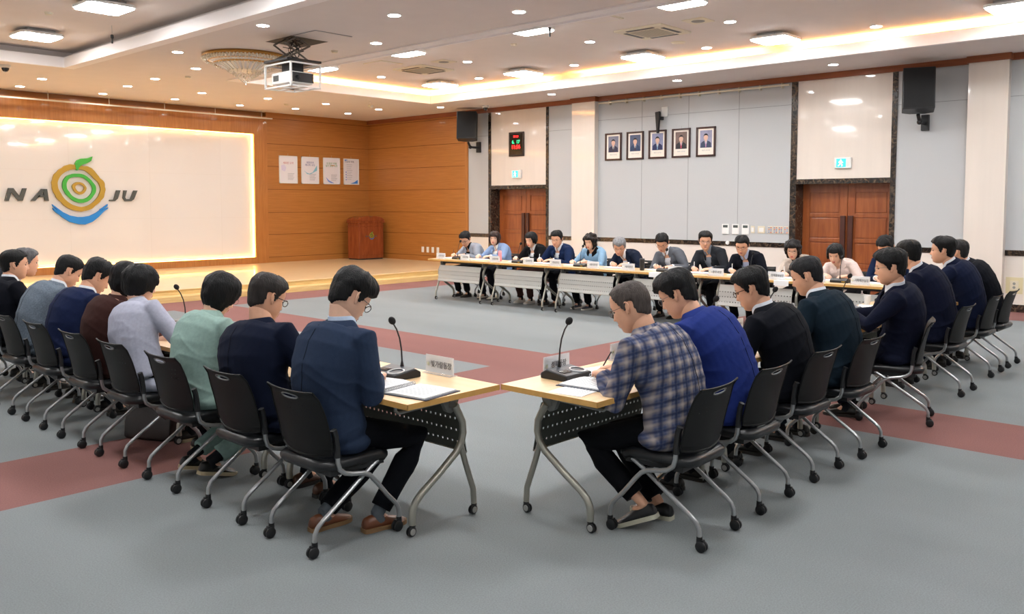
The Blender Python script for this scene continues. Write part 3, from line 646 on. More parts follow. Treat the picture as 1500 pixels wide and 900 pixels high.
E_LT = {'letter_n': [EP([(62, 543), (95, 432), (137, 432), (188, 505), (215, 432), (250, 432), (212, 543), (175, 543), (120, 468), (95, 543)])],
        'letter_a': [EP([(282, 543), (375, 436), (400, 436), (400, 455), (318, 543)]), EP([(390, 436), (425, 436), (437, 543), (402, 543)]), EP([(335, 512), (352, 492), (400, 492), (402, 512)])],
        'letter_j': [EP([(995, 543), (1000, 530), (1040, 528), (1068, 440), (1108, 440), (1078, 520), (1050, 543)])],
        'letter_u': [EP([(1140, 440), (1172, 440), (1152, 505), (1160, 523), (1203, 523), (1240, 440), (1278, 440), (1240, 525), (1210, 543), (1150, 543), (1130, 515)])]}
def radial(pts, n, amp=0, cx=0, cy=0):
    pol = sorted(((math.atan2(y-cy, x-cx) % (2*pi)), math.hypot(x-cx, y-cy)) for x, y in pts); m = len(pol); out = []
    for k in range(n):
        a = 2*pi*k/n; j = 0
        while j < m and pol[j][0] < a: j += 1
        a0, r0 = pol[(j-1) % m]; a1, r1 = pol[j % m]; d = (a1-a0) % (2*pi); t = ((a-a0) % (2*pi))/d if d > 1e-6 else 0
        t = t*t*(3-2*t)*.5+t*.5; r = r0+(r1-r0)*t
        r *= 1+amp*noise.noise(Vector((math.cos(a)*7, math.sin(a)*7, 2)))
        out.append((cx+r*math.cos(a), cy+r*math.sin(a)))
    return out
def ring_poly(b, po, pi_, y1, mx, amp=0, n=96):
    A = radial(po, n, amp); B_ = radial(pi_, n); vs = []; fs = []
    for j in range(n):
        for p in (B_[j], A[j]):
            for z in (0, y1): vs.append(mx @ Vector((p[0], p[1], z)))
    for j in range(n):
        k = ((j+1) % n)*4; i = j*4
        fs += [(i, i+2, k+2, k), (i+1, k+1, k+3, i+3), (i, k, k+1, i+1), (i+2, i+3, k+3, k+2)]
    b.add(vs, fs)
def emblem(parent, mx, s, mats, letters=True):
    mo, mgr, mbl, mlt = mats
    MS = mx @ Matrix.Diagonal((s, s, s, 1))
    b = MB(); ring_poly(b, E_OO, E_OI, .05, MS, .03); b.obj('emblem_outer_ring', mo, parent, smooth=False)
    b = MB(); ring_poly(b, E_GO, E_GI, .05, MS); b.obj('emblem_green_ring', mgr, parent, smooth=False)
    b = MB(); ring_poly(b, E_IO, E_II, .05, MS); b.obj('emblem_inner_ring', mo, parent, smooth=False)
    MB().prism(E_LF, 0, .065, MS).obj('emblem_leaf', mgr, parent, smooth=False)
    b = MB(); b.prism(E_BL, 0, .05, MS)
    for q in E_BS: b.prism(q, 0, .045, MS)
    b.obj('emblem_blue_base', mbl, parent, smooth=False)
    for nm, polys in E_LT.items():
        b = MB()
        for p in polys: b.prism(p, 0, .05, MS)
        b.obj(nm, mlt, parent, smooth=False)
em = thing('city_emblem', 'raised NAJU emblem of pear rings, green leaf and blue base on white glass', 'emblem', (-7.92, .05, 2.06))
emats = (mat('emblem_ochre', '#b4912a', .5), mat('emblem_green', '#3fae3a', .5), mat('emblem_blue', '#1e86d8', .45), mat('emblem_gray', '#4e514e', .5))
emblem(em, face_mx((0, -.012, 0), (1, 0, 0)), 1.0, emats)
# podium
pd = thing('podium', 'dark cherry wood lectern with a small city emblem on the stage', 'podium', (-.62, -.62, ST))
b = MB(); b.box(-.42, .42, -.26, .24, .03, 1.0); b.box(-.45, .45, -.29, .26, 1.0, 1.05); b.box(-.43, .43, -.28, .25, .9, .93)
o = b.obj('body', M_podium, pd, smooth=False, bevel=.01)
b = MB(); b.box(-.34, .34, -.272, -.26, .12, .86); b.obj('front_panel', M_podium, pd, smooth=False, bevel=.008)
b = MB(); b.prism([(-.45, 1.05), (.45, 1.05), (.45, 1.1), (.36, 1.15), (.2, 1.18), (.1, 1.19), (0, 1.155), (-.1, 1.19), (-.2, 1.18), (-.36, 1.15), (-.45, 1.1)], 0, .5, face_mx((0, .24, 0), (1, 0, 0))).obj('crest_top', M_podium, pd, smooth=False, bevel=.008)
b = MB(); b.box(-.4, .4, -.24, .22, 0, .03); b.obj('plinth', M_black, pd, smooth=False)
emblem(pd, face_mx((0, -.273, .66), (1, 0, 0)), .14, emats)

# ------------------------------------------------------------------ tables
def make_table():
    t = thing('folding_table', '', 'table')
    # local: length X, person side -Y, outer side +Y
    b = MB(); b.box(-.698, .698, -.322, .322, .702, .73); b.mi = 1
    for q in ((-.7, .7, -.325, -.32), (-.7, .7, .32, .325), (-.7, -.695, -.325, .325), (.695, .7, -.325, .325)): b.box(q[0], q[1], q[2], q[3], .701, .7295)
    b.obj('tabletop', [M_beech, M_edge], t, smooth=False)
    for s in (-1, 1):
        x = s*.56
        A = [(x, .12, .63), (x, .15, .585), (x, .18, .53), (x, .185, .47), (x, .17, .42), (x, .13, .37), (x, .0, .28), (x, -.12, .205), (x, -.155, .175), (x, -.175, .14), (x, -.18, .1), (x, -.18, .06)]
        B_ = [(x, .165, .41), (x, .2, .3), (x, .245, .18), (x, .26, .14), (x, .265, .06)]
        b = MB(); b.tube(A, .0195, 14); b.tube(B_, .0165, 12); lg = b.obj('leg', M_tsteel, t)
        for y in (-.18, .265):
            b = MB(); b.lathe([(.0001, -.014), (.02, -.014), (.026, -.01), (.026, -.004), (.018, -.003), (.018, .003), (.026, .004), (.026, .01), (.02, .014), (.0001, .014)], 18, (x, y-.008, .0265), 'x'); b.tube([(x, y, .066), (x, y, .03)], .016, 10)
            b.mi = 1; b.lathe([(.0001, -.0165), (.016, -.0165), (.018, -.0135)], 14, (x, y-.008, .0265), 'x'); b.lathe([(.018, .0135), (.016, .0165), (.0001, .0165)], 14, (x, y-.008, .0265), 'x')
            b.obj('caster', [M_black, mat('caster_hub', '#9a9a96', .4)], lg)
        b = MB(); b.prism([(-.04, .7), (.16, .7), (.17, .66), (.15, .6), (.11, .585), (.08, .6), (.05, .66), (-.03, .675)], -.014, .014, face_mx((x-s*.03, 0, 0), (0, 1, 0))); b.box(min(x, x-s*.06), max(x, x-s*.06), .095, .145, .62, .7)
        b.tube([(x-s*.05, -.24, .7), (x-s*.05, -.245, .655), (x-s*.05, -.225, .64), (x-s*.05, .06, .648)], .009, 8)
        b.obj('hinge_bracket', mat('bracket_gray', '#8a8b88', .4, .4), t, smooth=False)
    b = MB(); b.box(-.54, .54, .1, .14, .655, .69); b.obj('crossbar', M_black, t, smooth=False)
    # perforated modesty panel: gridded sheet with real holes
    nx = 26; zs = [.345, .385, .398, .452, .465, .518, .531, .62]; hw = .52
    b = MB()
    ys = lambda z: .215+.03*((.62-z)/.275)**2-(.03 if z > .6 else 0)
    cols = []
    for i in range(nx):
        c = -hw+2*hw*(i+.5)/nx; cols += [c-hw/nx, c-.0065, c+.0065]
    cols.append(hw)
    for off, mi in ((.006, 0), (0.0, 1)):
        b.mi = mi; vs = [(x, ys(z)+off, z) for z in zs for x in cols]; n = len(cols); fs = []
        for j in range(len(zs)-1):
            for i in range(n-1):
                if j in (1, 3, 5) and i % 3 == 1: continue
                fs.append((j*n+i, j*n+i+1, (j+1)*n+i+1, (j+1)*n+i))
        b.add(vs, fs)
    b.mi = 0
    pts = [(-hw, ys(z), z) for z in zs]
    o = b.obj('modesty_panel', [M_panel, M_panelin], t, smooth=False)
    b = MB(); b.tube([(-hw, ys(.345)+.003, .342), (hw, ys(.345)+.003, .342)], .006, 8); b.obj('panel_rim', M_tsteel, t)
    return t
tab = make_table()
DESC_L = ['wood-topped folding table at the near end of the left row', 'folding table second from the near end of the left row', 'folding table third from the near end of the left row', 'folding table fourth from the near end of the left row', 'folding table at the far end of the left row']
for k in range(5): place_copy(tab, k == 0, (-12.4, -16.58+.7+1.402*k, 0), -pi/2, DESC_L[k], 'folding tables of the left row')
DESC_R = ['wood-topped folding table at the near end of the right row', 'folding table second from the near end of the right row', 'folding table third from the near end of the right row', 'folding table fourth from the near end of the right row', 'folding table at the far end of the right row']
for k in range(5): dup(tab, (-12.06+.7+1.402*k, -16.9, 0), 0, DESC_R[k], 'folding tables of the right row')
DESC_F = ['folding table of the far row nearest the stage', 'far row folding table second from the stage', 'far row folding table third from the stage', 'far row folding table fourth from the stage', 'far row folding table fifth from the stage', 'far row folding table under the exit by the right-hand door']
for k in range(6): dup(tab, (-4.7, -8.12-.7-1.402*k, 0), pi/2, DESC_F[k], 'folding tables of the far row')

# ------------------------------------------------------------------ chairs
def make_chair():
    t = thing('castor_chair', '', 'chair')
    # seat
    def rr(hx, hy, z, n=6, rad=.09):
        out = []
        for cx, cy, a0 in ((hx-rad, hy-rad, 0), (-hx+rad, hy-rad, 90), (-hx+rad, -hy+rad, 180), (hx-rad, -hy+rad, 270)):
            for i in range(n+1): a = R(a0+90*i/n); out.append((cx+rad*math.cos(a)+.0, cy+rad*math.sin(a), z))
        return out
    b = MB(); rings = []
    for hx, hy, z in ((.19, .18, .395), (.215, .205, .4), (.225, .215, .42), (.225, .215, .435), (.21, .2, .452), (.17, .16, .457), (.05, .05, .45)): rings.append([(p[0]+.0, p[1], p[2]+(-.015 if p[0] > .15 else 0)) for p in rr(hx, hy, z, rad=min(.09, hx*.8))])
    b.loft(rings); b.obj('seat', M_seat, t, angle=60)
    # backrest with slot and holes
    nu, nv = 56, 48; b = MB()
    def bp(u, v):   # u -1..1 (width), v 0..1 (height)
        hw_ = .222-.026*max(0, (v-.62)/.38)**1.3-(.012 if v < .08 else 0)
        z = .485+.312*v-(.02*(1-abs(u)**2) if v < .5 else 0)*(1-2*v if v < .5 else 0)+.006*(abs(u)**3)*v
        x = -.2-.03*v-.035*v*v+.042*u*u*(1-.5*v)
        x += -.014*max(0, (v-.9)/.1)
        return (x, hw_*u, z)
    def hole(u, v):
        if abs(u) < .34 and .865 < v < .935 and ((u/.34)**2+((v-.9)/.037)**2) < 1: return True
        i_, j_ = int((u+1)/2*nu), int(v*nv)
        if j_ in (36, 32, 28) and 9 <= i_ <= 46 and (i_-9-(2 if j_ == 32 else 0)) % 4 == 0: return True
        return False
    for side in (0, .0035):
        vs = []; fs = []
        for j in range(nv+1):
            for i in range(nu+1):
                p = bp(-1+2*i/nu, j/nv); vs.append((p[0]-side, p[1], p[2]))
        for j in range(nv):
            for i in range(nu):
                if hole(-1+2*(i+.5)/nu, (j+.5)/nv): continue
                q = (j*(nu+1)+i, j*(nu+1)+i+1, (j+1)*(nu+1)+i+1, (j+1)*(nu+1)+i)
                fs.append(q if side else q[::-1])
        b.add(vs, fs)
    bk = b.obj('backrest', M_backp, t, angle=60)
    b = MB(); edge = [bp(-1+2*i/12, 1) for i in range(13)]; b.tube([(p[0]-.0035, p[1], p[2]) for p in edge], .005, 6)
    for s in (-1, 1): b.tube([(bp(s, j/8)[0]-.0035, bp(s, j/8)[1], bp(s, j/8)[2]) for j in range(9)], .005, 6)
    b.tube([(bp(-1+2*i/12, 0)[0]-.0035, bp(-1+2*i/12, 0)[1], bp(-1+2*i/12, 0)[2]) for i in range(13)], .006, 6)
    b.obj('edge_rim', M_backp, bk)
    b = MB(); pts = [(.335*math.cos(a), .9+.04*math.sin(a)) for a in [2*pi*i/20 for i in range(21)]]
    b.tube([(bp(u, v)[0]-.006, bp(u, v)[1], bp(u, v)[2]) for u, v in pts], .004, 6); b.obj('handle_rim', mat('slot_rim', '#6d7072', .35), bk)
    for s in (-1, 1):
        y = s*.216
        b = MB(); b.tube([(-.158, y, .61), (-.148, y, .58), (-.14, y, .52), (-.137, y, .47)], .017, 8, flat=1.0); b.obj('back_bracket', M_black, t)
        b = MB(); b.tube([(-.136, y, .5), (-.134, y, .44), (-.122, y, .405), (-.092, y, .382), (-.05, y, .37), (.02, y, .358), (.06, y, .338), (.1, y, .295), (.17, y, .21), (.228, y, .15), (.243, y, .12), (.246, y, .09), (.246, y, .06)], .0125, 10)
        lg = b.obj('front_leg', M_steel, t)
        y2 = s*.19
        b2 = MB(); b2.tube([(.13, y2, .395), (.05, y2, .345), (-.1, y2, .24), (-.21, y2, .165), (-.24, y2, .14), (-.255, y2, .11), (-.257, y2, .06)], .0115, 10)
        lr = b2.obj('rear_leg', M_steel, t)
        for (xx, yy, par) in ((.246, y, lg), (-.257, y2, lr)):
            b = MB(); cz = .0285; xo = -.012
            for dy in (-.011, .011):
                b.lathe([(.0001, dy-.008), (.022, dy-.008), (.028, dy-.004), (.028, dy+.004), (.022, dy+.008), (.0001, dy+.008)], 18, (xx+xo, yy, cz), 'y')
            b.tube([(xx, yy, .075), (xx, yy, .035)], .015, 10); b.box(xx+xo-.012, xx+.012, yy-.01, yy+.01, .028, .062)
            b.obj('caster', M_black, par)
    b = MB(); b.box(-.16, .17, -.19, .19, .372, .397); b.tube([(.05, -.19, .352), (.05, .19, .352)], .01, 8); b.obj('seat_frame', M_black, t, smooth=False)
    return t
chair = make_chair()

# ------------------------------------------------------------------ people
def fabric(name, col, var=.08, vs=60, bump=.12, rough=.88):
    c = srgb(col); k = .55 if max(c[:3]) < .13 else 1.0
    return mat(name, (c[0]*k, c[1]*k, c[2]*k, 1), rough, spec=.15, var=var, vscale=vs, bump=bump, bscale=260)
def V(*a): return Vector(a)
def frame_from(d, side=V(0, 1, 0)):
    z = d.normalized(); y = (side-z*side.dot(z)).normalized(); x = y.cross(z); return x, y, z
def ring(c, x, y, rx, ry, n=20, sq=2.0):
    out = []
    for j in range(n):
        a = 2*pi*j/n; ca, sa = math.cos(a), math.sin(a)
        k = (abs(ca)**sq+abs(sa)**sq)**(-1/sq)
        out.append(c+x*(ca*k*rx)+y*(sa*k*ry))
    return out
def ik(a, t, l1, l2, pole):
    d = t-a; L = min(d.length, (l1+l2)*.995); dn = d.normalized()
    k = (l1*l1-l2*l2+L*L)/(2*L); h = math.sqrt(max(l1*l1-k*k, 0)); p = pole-dn*pole.dot(dn); p = p.normalized()
    return a+dn*k+p*h, a+dn*L
def remesh(b, voxel, smooth=3, wr=0, seed=0, name='m', fac=.5, wscale=7):
    me = b.mesh('tmp', [M_skin], smooth=False); o = bpy.data.objects.new('tmp', me); COL.objects.link(o)
    m = o.modifiers.new('r', 'REMESH'); m.mode = 'VOXEL'; m.voxel_size = voxel
    s = o.modifiers.new('s', 'SMOOTH'); s.iterations = smooth; s.factor = fac
    dg = C.evaluated_depsgraph_get(); out = bpy.data.meshes.new_from_object(o.evaluated_get(dg)); out.name = name
    bpy.data.objects.remove(o); bpy.data.meshes.remove(me)
    if wr:
        vn = [v.normal.copy() for v in out.vertices]
        for v, n in zip(out.vertices, vn):
            p = v.co; sk = p.x*.9+abs(p.y)*1.3
            q = V(p.x*2.5, p.y*2.5, (p.z+sk*.35)*wscale)+V(seed*3.1, seed, 0)
            r1 = 1-abs(noise.noise(q))*2.2; q2 = V(p.x*5+7, p.y*5, (p.z-sk*.5)*wscale*1.6)+V(seed, seed*2.3, 0); r2 = 1-abs(noise.noise(q2))*2.4
            low = .45+.75*max(0, min(1, (.95-p.z)/.35))
            f = max(r1, 0)**3*.7+max(r2, 0)**3*.2-.25+.7*noise.noise(p*4+V(seed, 0, 0))
            v.co = p+n*(wr*f*low)
    out.polygons.foreach_set('use_smooth', [True]*len(out.polygons)); out.materials.clear()
    return out
HS = [(.119, .012, -.022, .016), (.112, .045, -.062, .042), (.095, .072, -.086, .062), (.07, .087, -.1, .0735), (.04, .0935, -.105, .078), (.015, .092, -.103, .078), (0, .088, -.1, .077), (-.02, .089, -.092, .0755), (-.045, .09, -.088, .071), (-.065, .089, -.078, .065), (-.085, .086, -.064, .055), (-.102, .08, -.04, .043), (-.115, .068, .0, .026), (-.121, .052, .02, .012)]
def head_pt(z, ph, fem=0):
    for i in range(len(HS)-1):
        if HS[i][0] >= z >= HS[i+1][0]:
            t = (HS[i][0]-z)/(HS[i][0]-HS[i+1][0]); a = [HS[i][k]+(HS[i+1][k]-HS[i][k])*t for k in range(4)]; break
    else: a = HS[0] if z > 0 else HS[-1]
    _, xf, xb, w_ = a
    if fem and z < 0: w_ *= .95
    cx = (xf+xb)/2; hx = (xf-xb)/2; ca, sa = math.cos(ph), math.sin(ph); sq = 2.25
    k = (abs(ca)**sq+abs(sa)**sq)**(-1/sq); x = cx+hx*ca*k; y = w_*sa*k
    if ca > 0:
        g = lambda u, s_: math.exp(-(u/s_)**2)
        nose = 0
        if -.05 < z < .03:
            zz = (z+.034); prof = max(0, 1-zz/.06) if zz > 0 else math.exp(-(zz/.007)**2); nose = .024*prof*g(y, .0105+.004*(prof))
        x += nose
        x += .004*g(y, .045)*g(z-.026, .011)                     # brow
        x -= .010*(g(abs(y)-.033, .015))*g(z-.004, .011)          # eye sockets
        x += .004*(g(abs(y)-.04, .018))*g(z+.022, .018)           # cheekbones
        x += .0055*g(y, .02)*(g(z+.062, .0055)+g(z+.074, .0055))  # lips
        x -= .003*g(y, .02)*g(z+.068, .003)
        x -= .004*g(y, .025)*g(z+.086, .006); x += .004*g(y, .02)*g(z+.104, .01)
    return V(x, y, z)
def head_mesh(b, mx, fem=0, n=56, s=1):
    zs = [.119-.0015]+[.112-.0056*i for i in range(41)]
    zs = [z for z in zs if z > -.12]+[-.1205]
    b.loft([[mx @ (head_pt(z, 2*pi*j/n, fem)*s) for j in range(n)] for z in zs])
    for sd in (-1, 1):   # ears
        rq = Matrix.Rotation(sd*R(-24), 3, 'Z') @ Matrix.Rotation(R(-10), 3, 'Y')
        b.ell(V(-.016, sd*.0815, .004)*s, .0175*s, .006*s, .0255*s, 16, mx, rq)
        b.ell(V(-.010, sd*.0790, -.017)*s, .0105*s, .0065*s, .0165*s, 12, mx, rq)
        pts = [mx @ (V(-.016, sd*.0835, .004)+rq @ V(.0165*math.cos(a), sd*.003, .0245*math.sin(a)))*1 for a in [R(-60)+R(250)*k/12 for k in range(13)]] if s == 1 else [mx @ ((V(-.016, sd*.0835, .004)+rq @ V(.0165*math.cos(a), sd*.003, .0245*math.sin(a)))*s) for a in [R(-20)-R(-1)*0+R(235)*k/12 for k in range(13)]]
        b.tube(pts, .0034*s, 6)
def hair_mesh(style, mx, seed, s=1):
    n = 64; b = MB(); rr = seed*1.7
    zb = -.112 if style in ('bob', 'wave') else -.095
    zs = [.1185-(.1185-zb)*(i/34) for i in range(35)]
    rings = []
    for z in zs:
        row = []
        for j in range(n):
            ph = 2*pi*j/n; f = abs((ph+pi) % (2*pi)-pi)   # 0 front .. pi back
            fd = math.degrees(f)
            if style in ('short', 'crew', 'thin', 'side'):
                front = .07 if style != 'thin' else .088
                if style == 'side': front = .062+.012*math.sin(ph*3+seed)
                if fd < 45: line = front
                elif fd < 70: line = front+( .035-front)*(fd-45)/25
                elif fd < 82: line = .035-.045*(fd-70)/12
                elif fd < 92: line = -.01
                elif fd < 112: line = -.01+.038*min(1, (fd-92)/7)
                elif fd < 122: line = .028-.07*(fd-112)/10
                else: line = -.042-.036*(fd-122)/58
                top = {'short': .026, 'crew': .016, 'thin': .008, 'side': .03}[style]
                side_ = {'short': .013, 'crew': .008, 'thin': .008, 'side': .015}[style]
                th = side_+(top-side_)*max(0, min(1, (z-.02)/.06))
                if z < -.02 and fd > 90: th *= max(.35, 1+(z+.02)*9)
            else:
                bang = {'bob': .035, 'crop': .052, 'wave': .05}[style]
                if fd < 40: line = bang
                elif fd < 62: line = bang-(bang+.04)*(fd-40)/22
                elif style == 'crop': line = -.03-.05*min(1, max(0, (fd-75)/40))
                else: line = -.04-.066*min(1, (fd-62)/15)
                th = {'bob': .021, 'crop': .022, 'wave': .025}[style]
                th *= .75+.5*max(0, math.sin(pi*min(1, max(0, (.11-z)/.2))))
                if style == 'wave': th += .008*math.sin(z*90+ph*3)
                if fd < 50: th *= .6
            p = head_pt(z, ph)
            k = max(0, min(1, (z-line)/.009+.5)); k = k*k*(3-2*k)
            d = p-V(-.008, 0, .02); d = d.normalized()
            streak = 1+.35*noise.noise(V(math.cos(ph)*3, math.sin(ph)*3, z*22+rr))+.22*noise.noise(V(math.cos(ph)*16, math.sin(ph)*16, z*9+rr))
            row.append(mx @ ((p+d*(th*streak*k-.007*(1-k)))*s))
        rings.append(row)
    b.loft(rings); return b
def shoe_mesh(mx, sneaker):
    b = MB(); L = [(-.085, .02, .038, .022), (-.076, .03, .042, .036), (-.045, .034, .044, .045), (-.01, .034, .043, .044), (.03, .036, .038, .04), (.07, .041, .031, .03), (.11, .042, .026, .024), (.14, .037, .022, .019), (.16, .024, .019, .013), (.17, .01, .017, .008)]
    rings = []
    for x, wv, cz, hz in L:
        r_ = []
        for j in range(16):
            a = 2*pi*j/16; z = cz+hz*math.sin(a)*.9; z = max(z, .016); r_.append(mx @ V(x, wv*math.cos(a)*(1 if math.sin(a) < .3 else .88), z))
        rings.append(r_)
    b.loft(rings); b.mi = 1
    out = []
    for x, wv, _, _ in L: out.append((x*1.03, wv*1.08))
    poly = out+[(x, -y) for x, y in out[::-1]]
    b.prism([(x, y) for x, y in poly], 0, .022, mx); return b
def hand_mesh(b, wrist, f, nrm, side, curl, s=1, spread=0.0):
    """wrist point, f finger direction, nrm palm-facing direction, side = thumb side (+/- cross)"""
    f = f.normalized(); nrm = (nrm-f*nrm.dot(f)).normalized(); t = f.cross(nrm)*side
    P = lambda a, c, n_: wrist+(f*a+t*c+nrm*n_)*s
    rings = []
    for a, hw_, th in ((-.02, .024, .019), (.01, .028, .018), (.04, .038, .016), (.07, .041, .014), (.09, .04, .012)):
        c = wrist+f*a*s; rings.append(ring(c, t, nrm, hw_*s, th*s, 14, 2.6))
    b.loft(rings)
    for k, (c, L, r_) in enumerate(((.03, .068, .0085), (.0105, .078, .0088), (-.009, .072, .0085), (-.028, .056, .0075))):
        p = P(.082, c, 0); d = (f+t*(c*spread*8)).normalized(); pts = [wrist+(f*.06+t*c)*s, p]; ang = curl*(1+.12*k)
        for seg, ln in enumerate((.44, .32, .24)):
            q = Matrix.Rotation(ang*(.5 if seg == 0 else 1), 3, t*side if False else nrm.cross(d)*-1)
            d = (q @ d).normalized(); 
            p = p+d*L*ln*s; pts.append(p)
        b.tube(pts, [r_*s, r_*s, r_*.98*s, r_*.9*s, r_*.72*s], 10)
    p0 = P(.018, .024, .004); d = (f*.75+t*.75+nrm*.25).normalized(); p1 = p0+d*.035*s
    d = (f*.95+t*.25+nrm*.45*(1+curl)).normalized(); p2 = p1+d*.03*s; p3 = p2+(d+nrm*.3*curl-t*.2).normalized()*.024*s
    b.tube([P(0, .008, 0), p0, p1, p2, p3], [.014*s, .0135*s, .011*s, .0098*s, .0075*s], 10)
TORSO = [(-.15, .18, .12), (-.08, .19, .13), (.0, .19, .132), (.2, .178, .13), (.4, .182, .132), (.6, .196, .14), (.78, .204, .14), (.9, .188, .122), (.97, .135, .095), (1.02, .085, .07)]
NP = 0
def person(label, loc, rz, head, hy=0, hp=15, top='jacket', tc='#1c2540', shirt='#e6eaf2', pants='#15171f', hair='short', hc='#141416', fem=0, glasses=None, skin=0, vox=.0085,
           lw=(.36, .14, .775), rw=(.36, -.14, .775), curl=.7, pen=False, feet=((.36, .12, 0), (.34, -.12, 0)), shoe='#17140f', sole='#2a2622', sock='#23262c', group=None, roll=0, badge=0, mic=None, tmat=None, width=1.0, short=0, hnd=None, heel=(0, 0)):
    global NP; NP += 1; seed = NP; rr = random.Random(seed)
    t = thing('person', label, 'person', loc, rz, group)
    inv = (Matrix.Translation(loc) @ Matrix.Rotation(rz, 4, 'Z')).inverted()
    Hc = inv @ V(*head); P = V(-.03, 0, .56 if not fem else .545); wd = width*(.9 if fem else 1.0); hs = 1.03 if fem else 1.06
    u = (Hc-P).normalized(); Lb = (Hc-P).length
    back = V(-1, 0, 0)-u*(V(-1, 0, 0).dot(u)); back.normalize()
    N = P+(Hc-P)*(1-.152*hs/Lb)+back*.022; Mid = P.lerp(N, .5)+back*.055
    def spine(a):
        if a < 0: return P+(Mid-P)*(a*1.2)
        if a > 1: return N+(N-Mid).normalized()*(a-1)*(N-P).length
        return P*(1-a)**2+(Mid*2-(P+N)*.5)*2*a*(1-a)+N*a*a
    def stan(a): return (spine(a+.03)-spine(a-.03)).normalized()
    latv = V(0, 1, 0)
    def torso(b, e, a0=-.2, a1=1.1, n=28, flare=0, thin=0):
        rings = []
        for a, hw_, hd in TORSO:
            if a < a0 or a > a1: continue
            if thin and a > .8: hw_ *= .8 if a < .95 else .5; hd *= .85 if a < .95 else .6
            x, y, z = frame_from(stan(a), latv)
            belly = .012*math.exp(-((a-.25)/.2)**2)
            rings.append(ring(spine(a)+x*belly, x, y, (hd+e+(flare if a < .1 else 0)), (hw_*wd+e+(flare if a < .1 else 0)), n, 2.3))
        b.loft(rings)
    xN, yN, zN = frame_from(stan(.95), latv)
    sh = []
    for s_ in (1, -1): sh.append(N-zN*.045+yN*(s_*.19*wd)+xN*.01)
    arms = []
    for s_, S, Wt in ((1, sh[0], V(*lw)), (-1, sh[1], V(*rw))):
        E_, W_ = ik(S, Wt, .275*hs, .25*hs, V(-.5, s_*.62, -.6)); arms.append((s_, S, E_, W_))
    # head orientation
    Rh = Matrix.Rotation(R(hy), 3, 'Z') @ Matrix.Rotation(R(hp), 3, 'Y') @ Matrix.Rotation(R(roll), 3, 'X')
    Mh = Matrix.Translation(Hc) @ Rh.to_4x4(); s = hs
    neck_top = Mh @ (V(-.03, 0, -.05)*s)
    legs = []
    for s_, ft, hl in ((1, feet[0], heel[0]), (-1, feet[1], heel[1])):
        hj = V(.0, s_*.092, .545); an = V(ft[0]-.02, ft[1], .085+hl); K, A = ik(hj, an, .43*hs, .42*hs, V(1, s_*.12, .8)); legs.append((s_, hj, K, A, ft[2] if len(ft) > 2 else 0, hl))
    skm = [M_skin, M_skin2][skin]
    # continuous body
    b = MB(); torso(b, -.02, a1=1.06)
    b.tube([spine(.9), N, N.lerp(neck_top, .5), neck_top], [.075*s, .062*s, .057*s*(.9 if fem else 1.05), .054*s], 18)
    for s_, S, E_, W_ in arms:
        b.tube([spine(.86).lerp(S, .4), S, S.lerp(E_, .5), E_, E_.lerp(W_, .4), W_], [.06, .05, .042, .036, .034*s, .024*s], 14)
        f = (W_-E_).normalized()
        if hnd and s_ in hnd: f2, nr = V(*hnd[s_][0]), V(*hnd[s_][1])
        else: f2 = V(f.x+.35, f.y-.25*s_, min(-.12, f.z*.3)); nr = V(0, -.15*s_, -1)
        cl = curl if (s_ == -1 or not pen) else .35
        hand_mesh(b, W_+f*.012, f2, nr, -1 if s_ > 0 else 1, cl, .97*s)
    for s_, hj, K, A, yaw, hl in legs:
        b.tube([spine(0).lerp(hj, .7), hj, hj.lerp(K, .5), K, K.lerp(A, .35), K.lerp(A, .8), A, A+V(.05, 0, -.045)], [.07, .07, .06, .045, .048, .032, .03, .028], 14)
    me = remesh(b, .0062 if vox < .01 else .0085, 2, name='body')
    hb = MB(); head_mesh(hb, Mh, fem, s=s)
    hm = hb.mesh('h', [skm], angle=70); bm = bmesh.new(); bm.from_mesh(me); bm.from_mesh(hm); bm.to_mesh(me); bm.free(); bpy.data.meshes.remove(hm)
    me.materials.append(skm); me.polygons.foreach_set('use_smooth', [True]*len(me.polygons)); me.polygons.foreach_set('material_index', [0]*len(me.polygons))
    body = bpy.data.objects.new('body', me); COL.objects.link(body); body.parent = t
    # facial parts
    for s_ in (1, -1):
        p = head_pt(.003, .4*s_); MB().ell(V(.0775, s_*.032, .003)*s, .006*s, .0125*s, .0048*s, 10, Mh).obj('eye', M_eye, t)
        b = MB(); b.tube([Mh @ (V(.0855-.0, s_*.017, .022)*s), Mh @ (V(.0875-.0, s_*.033, .027)*s), Mh @ (V(.078, s_*.05, .023)*s)], [.0022, .0032, .0015], 6); b.obj('eyebrow', mat('brow', '#2a2220', .8), t)
    b = MB(); b.ell(V(.0925, 0, -.0635)*s, .005, .021, .0042, 10, Mh); b.ell(V(.0915, 0, -.0725)*s, .005, .018, .0048, 10, Mh)
    b.obj('lips', mat('lips_red', '#b2444a', .4) if fem else M_lips, t)
    hcl = srgb(hc); kk = .5 if hcl[0] < .02 else .9
    hm_ = mat('hair_'+hc, (hcl[0]*kk, hcl[1]*kk, hcl[2]*kk, 1), .45 if fem else .55, spec=.22, var=.4, vscale=50, stretch=(1, 1, .18), bump=.6, bscale=150)
    hair_mesh(hair, Mh, seed, s).obj('hair', hm_, t, angle=80)
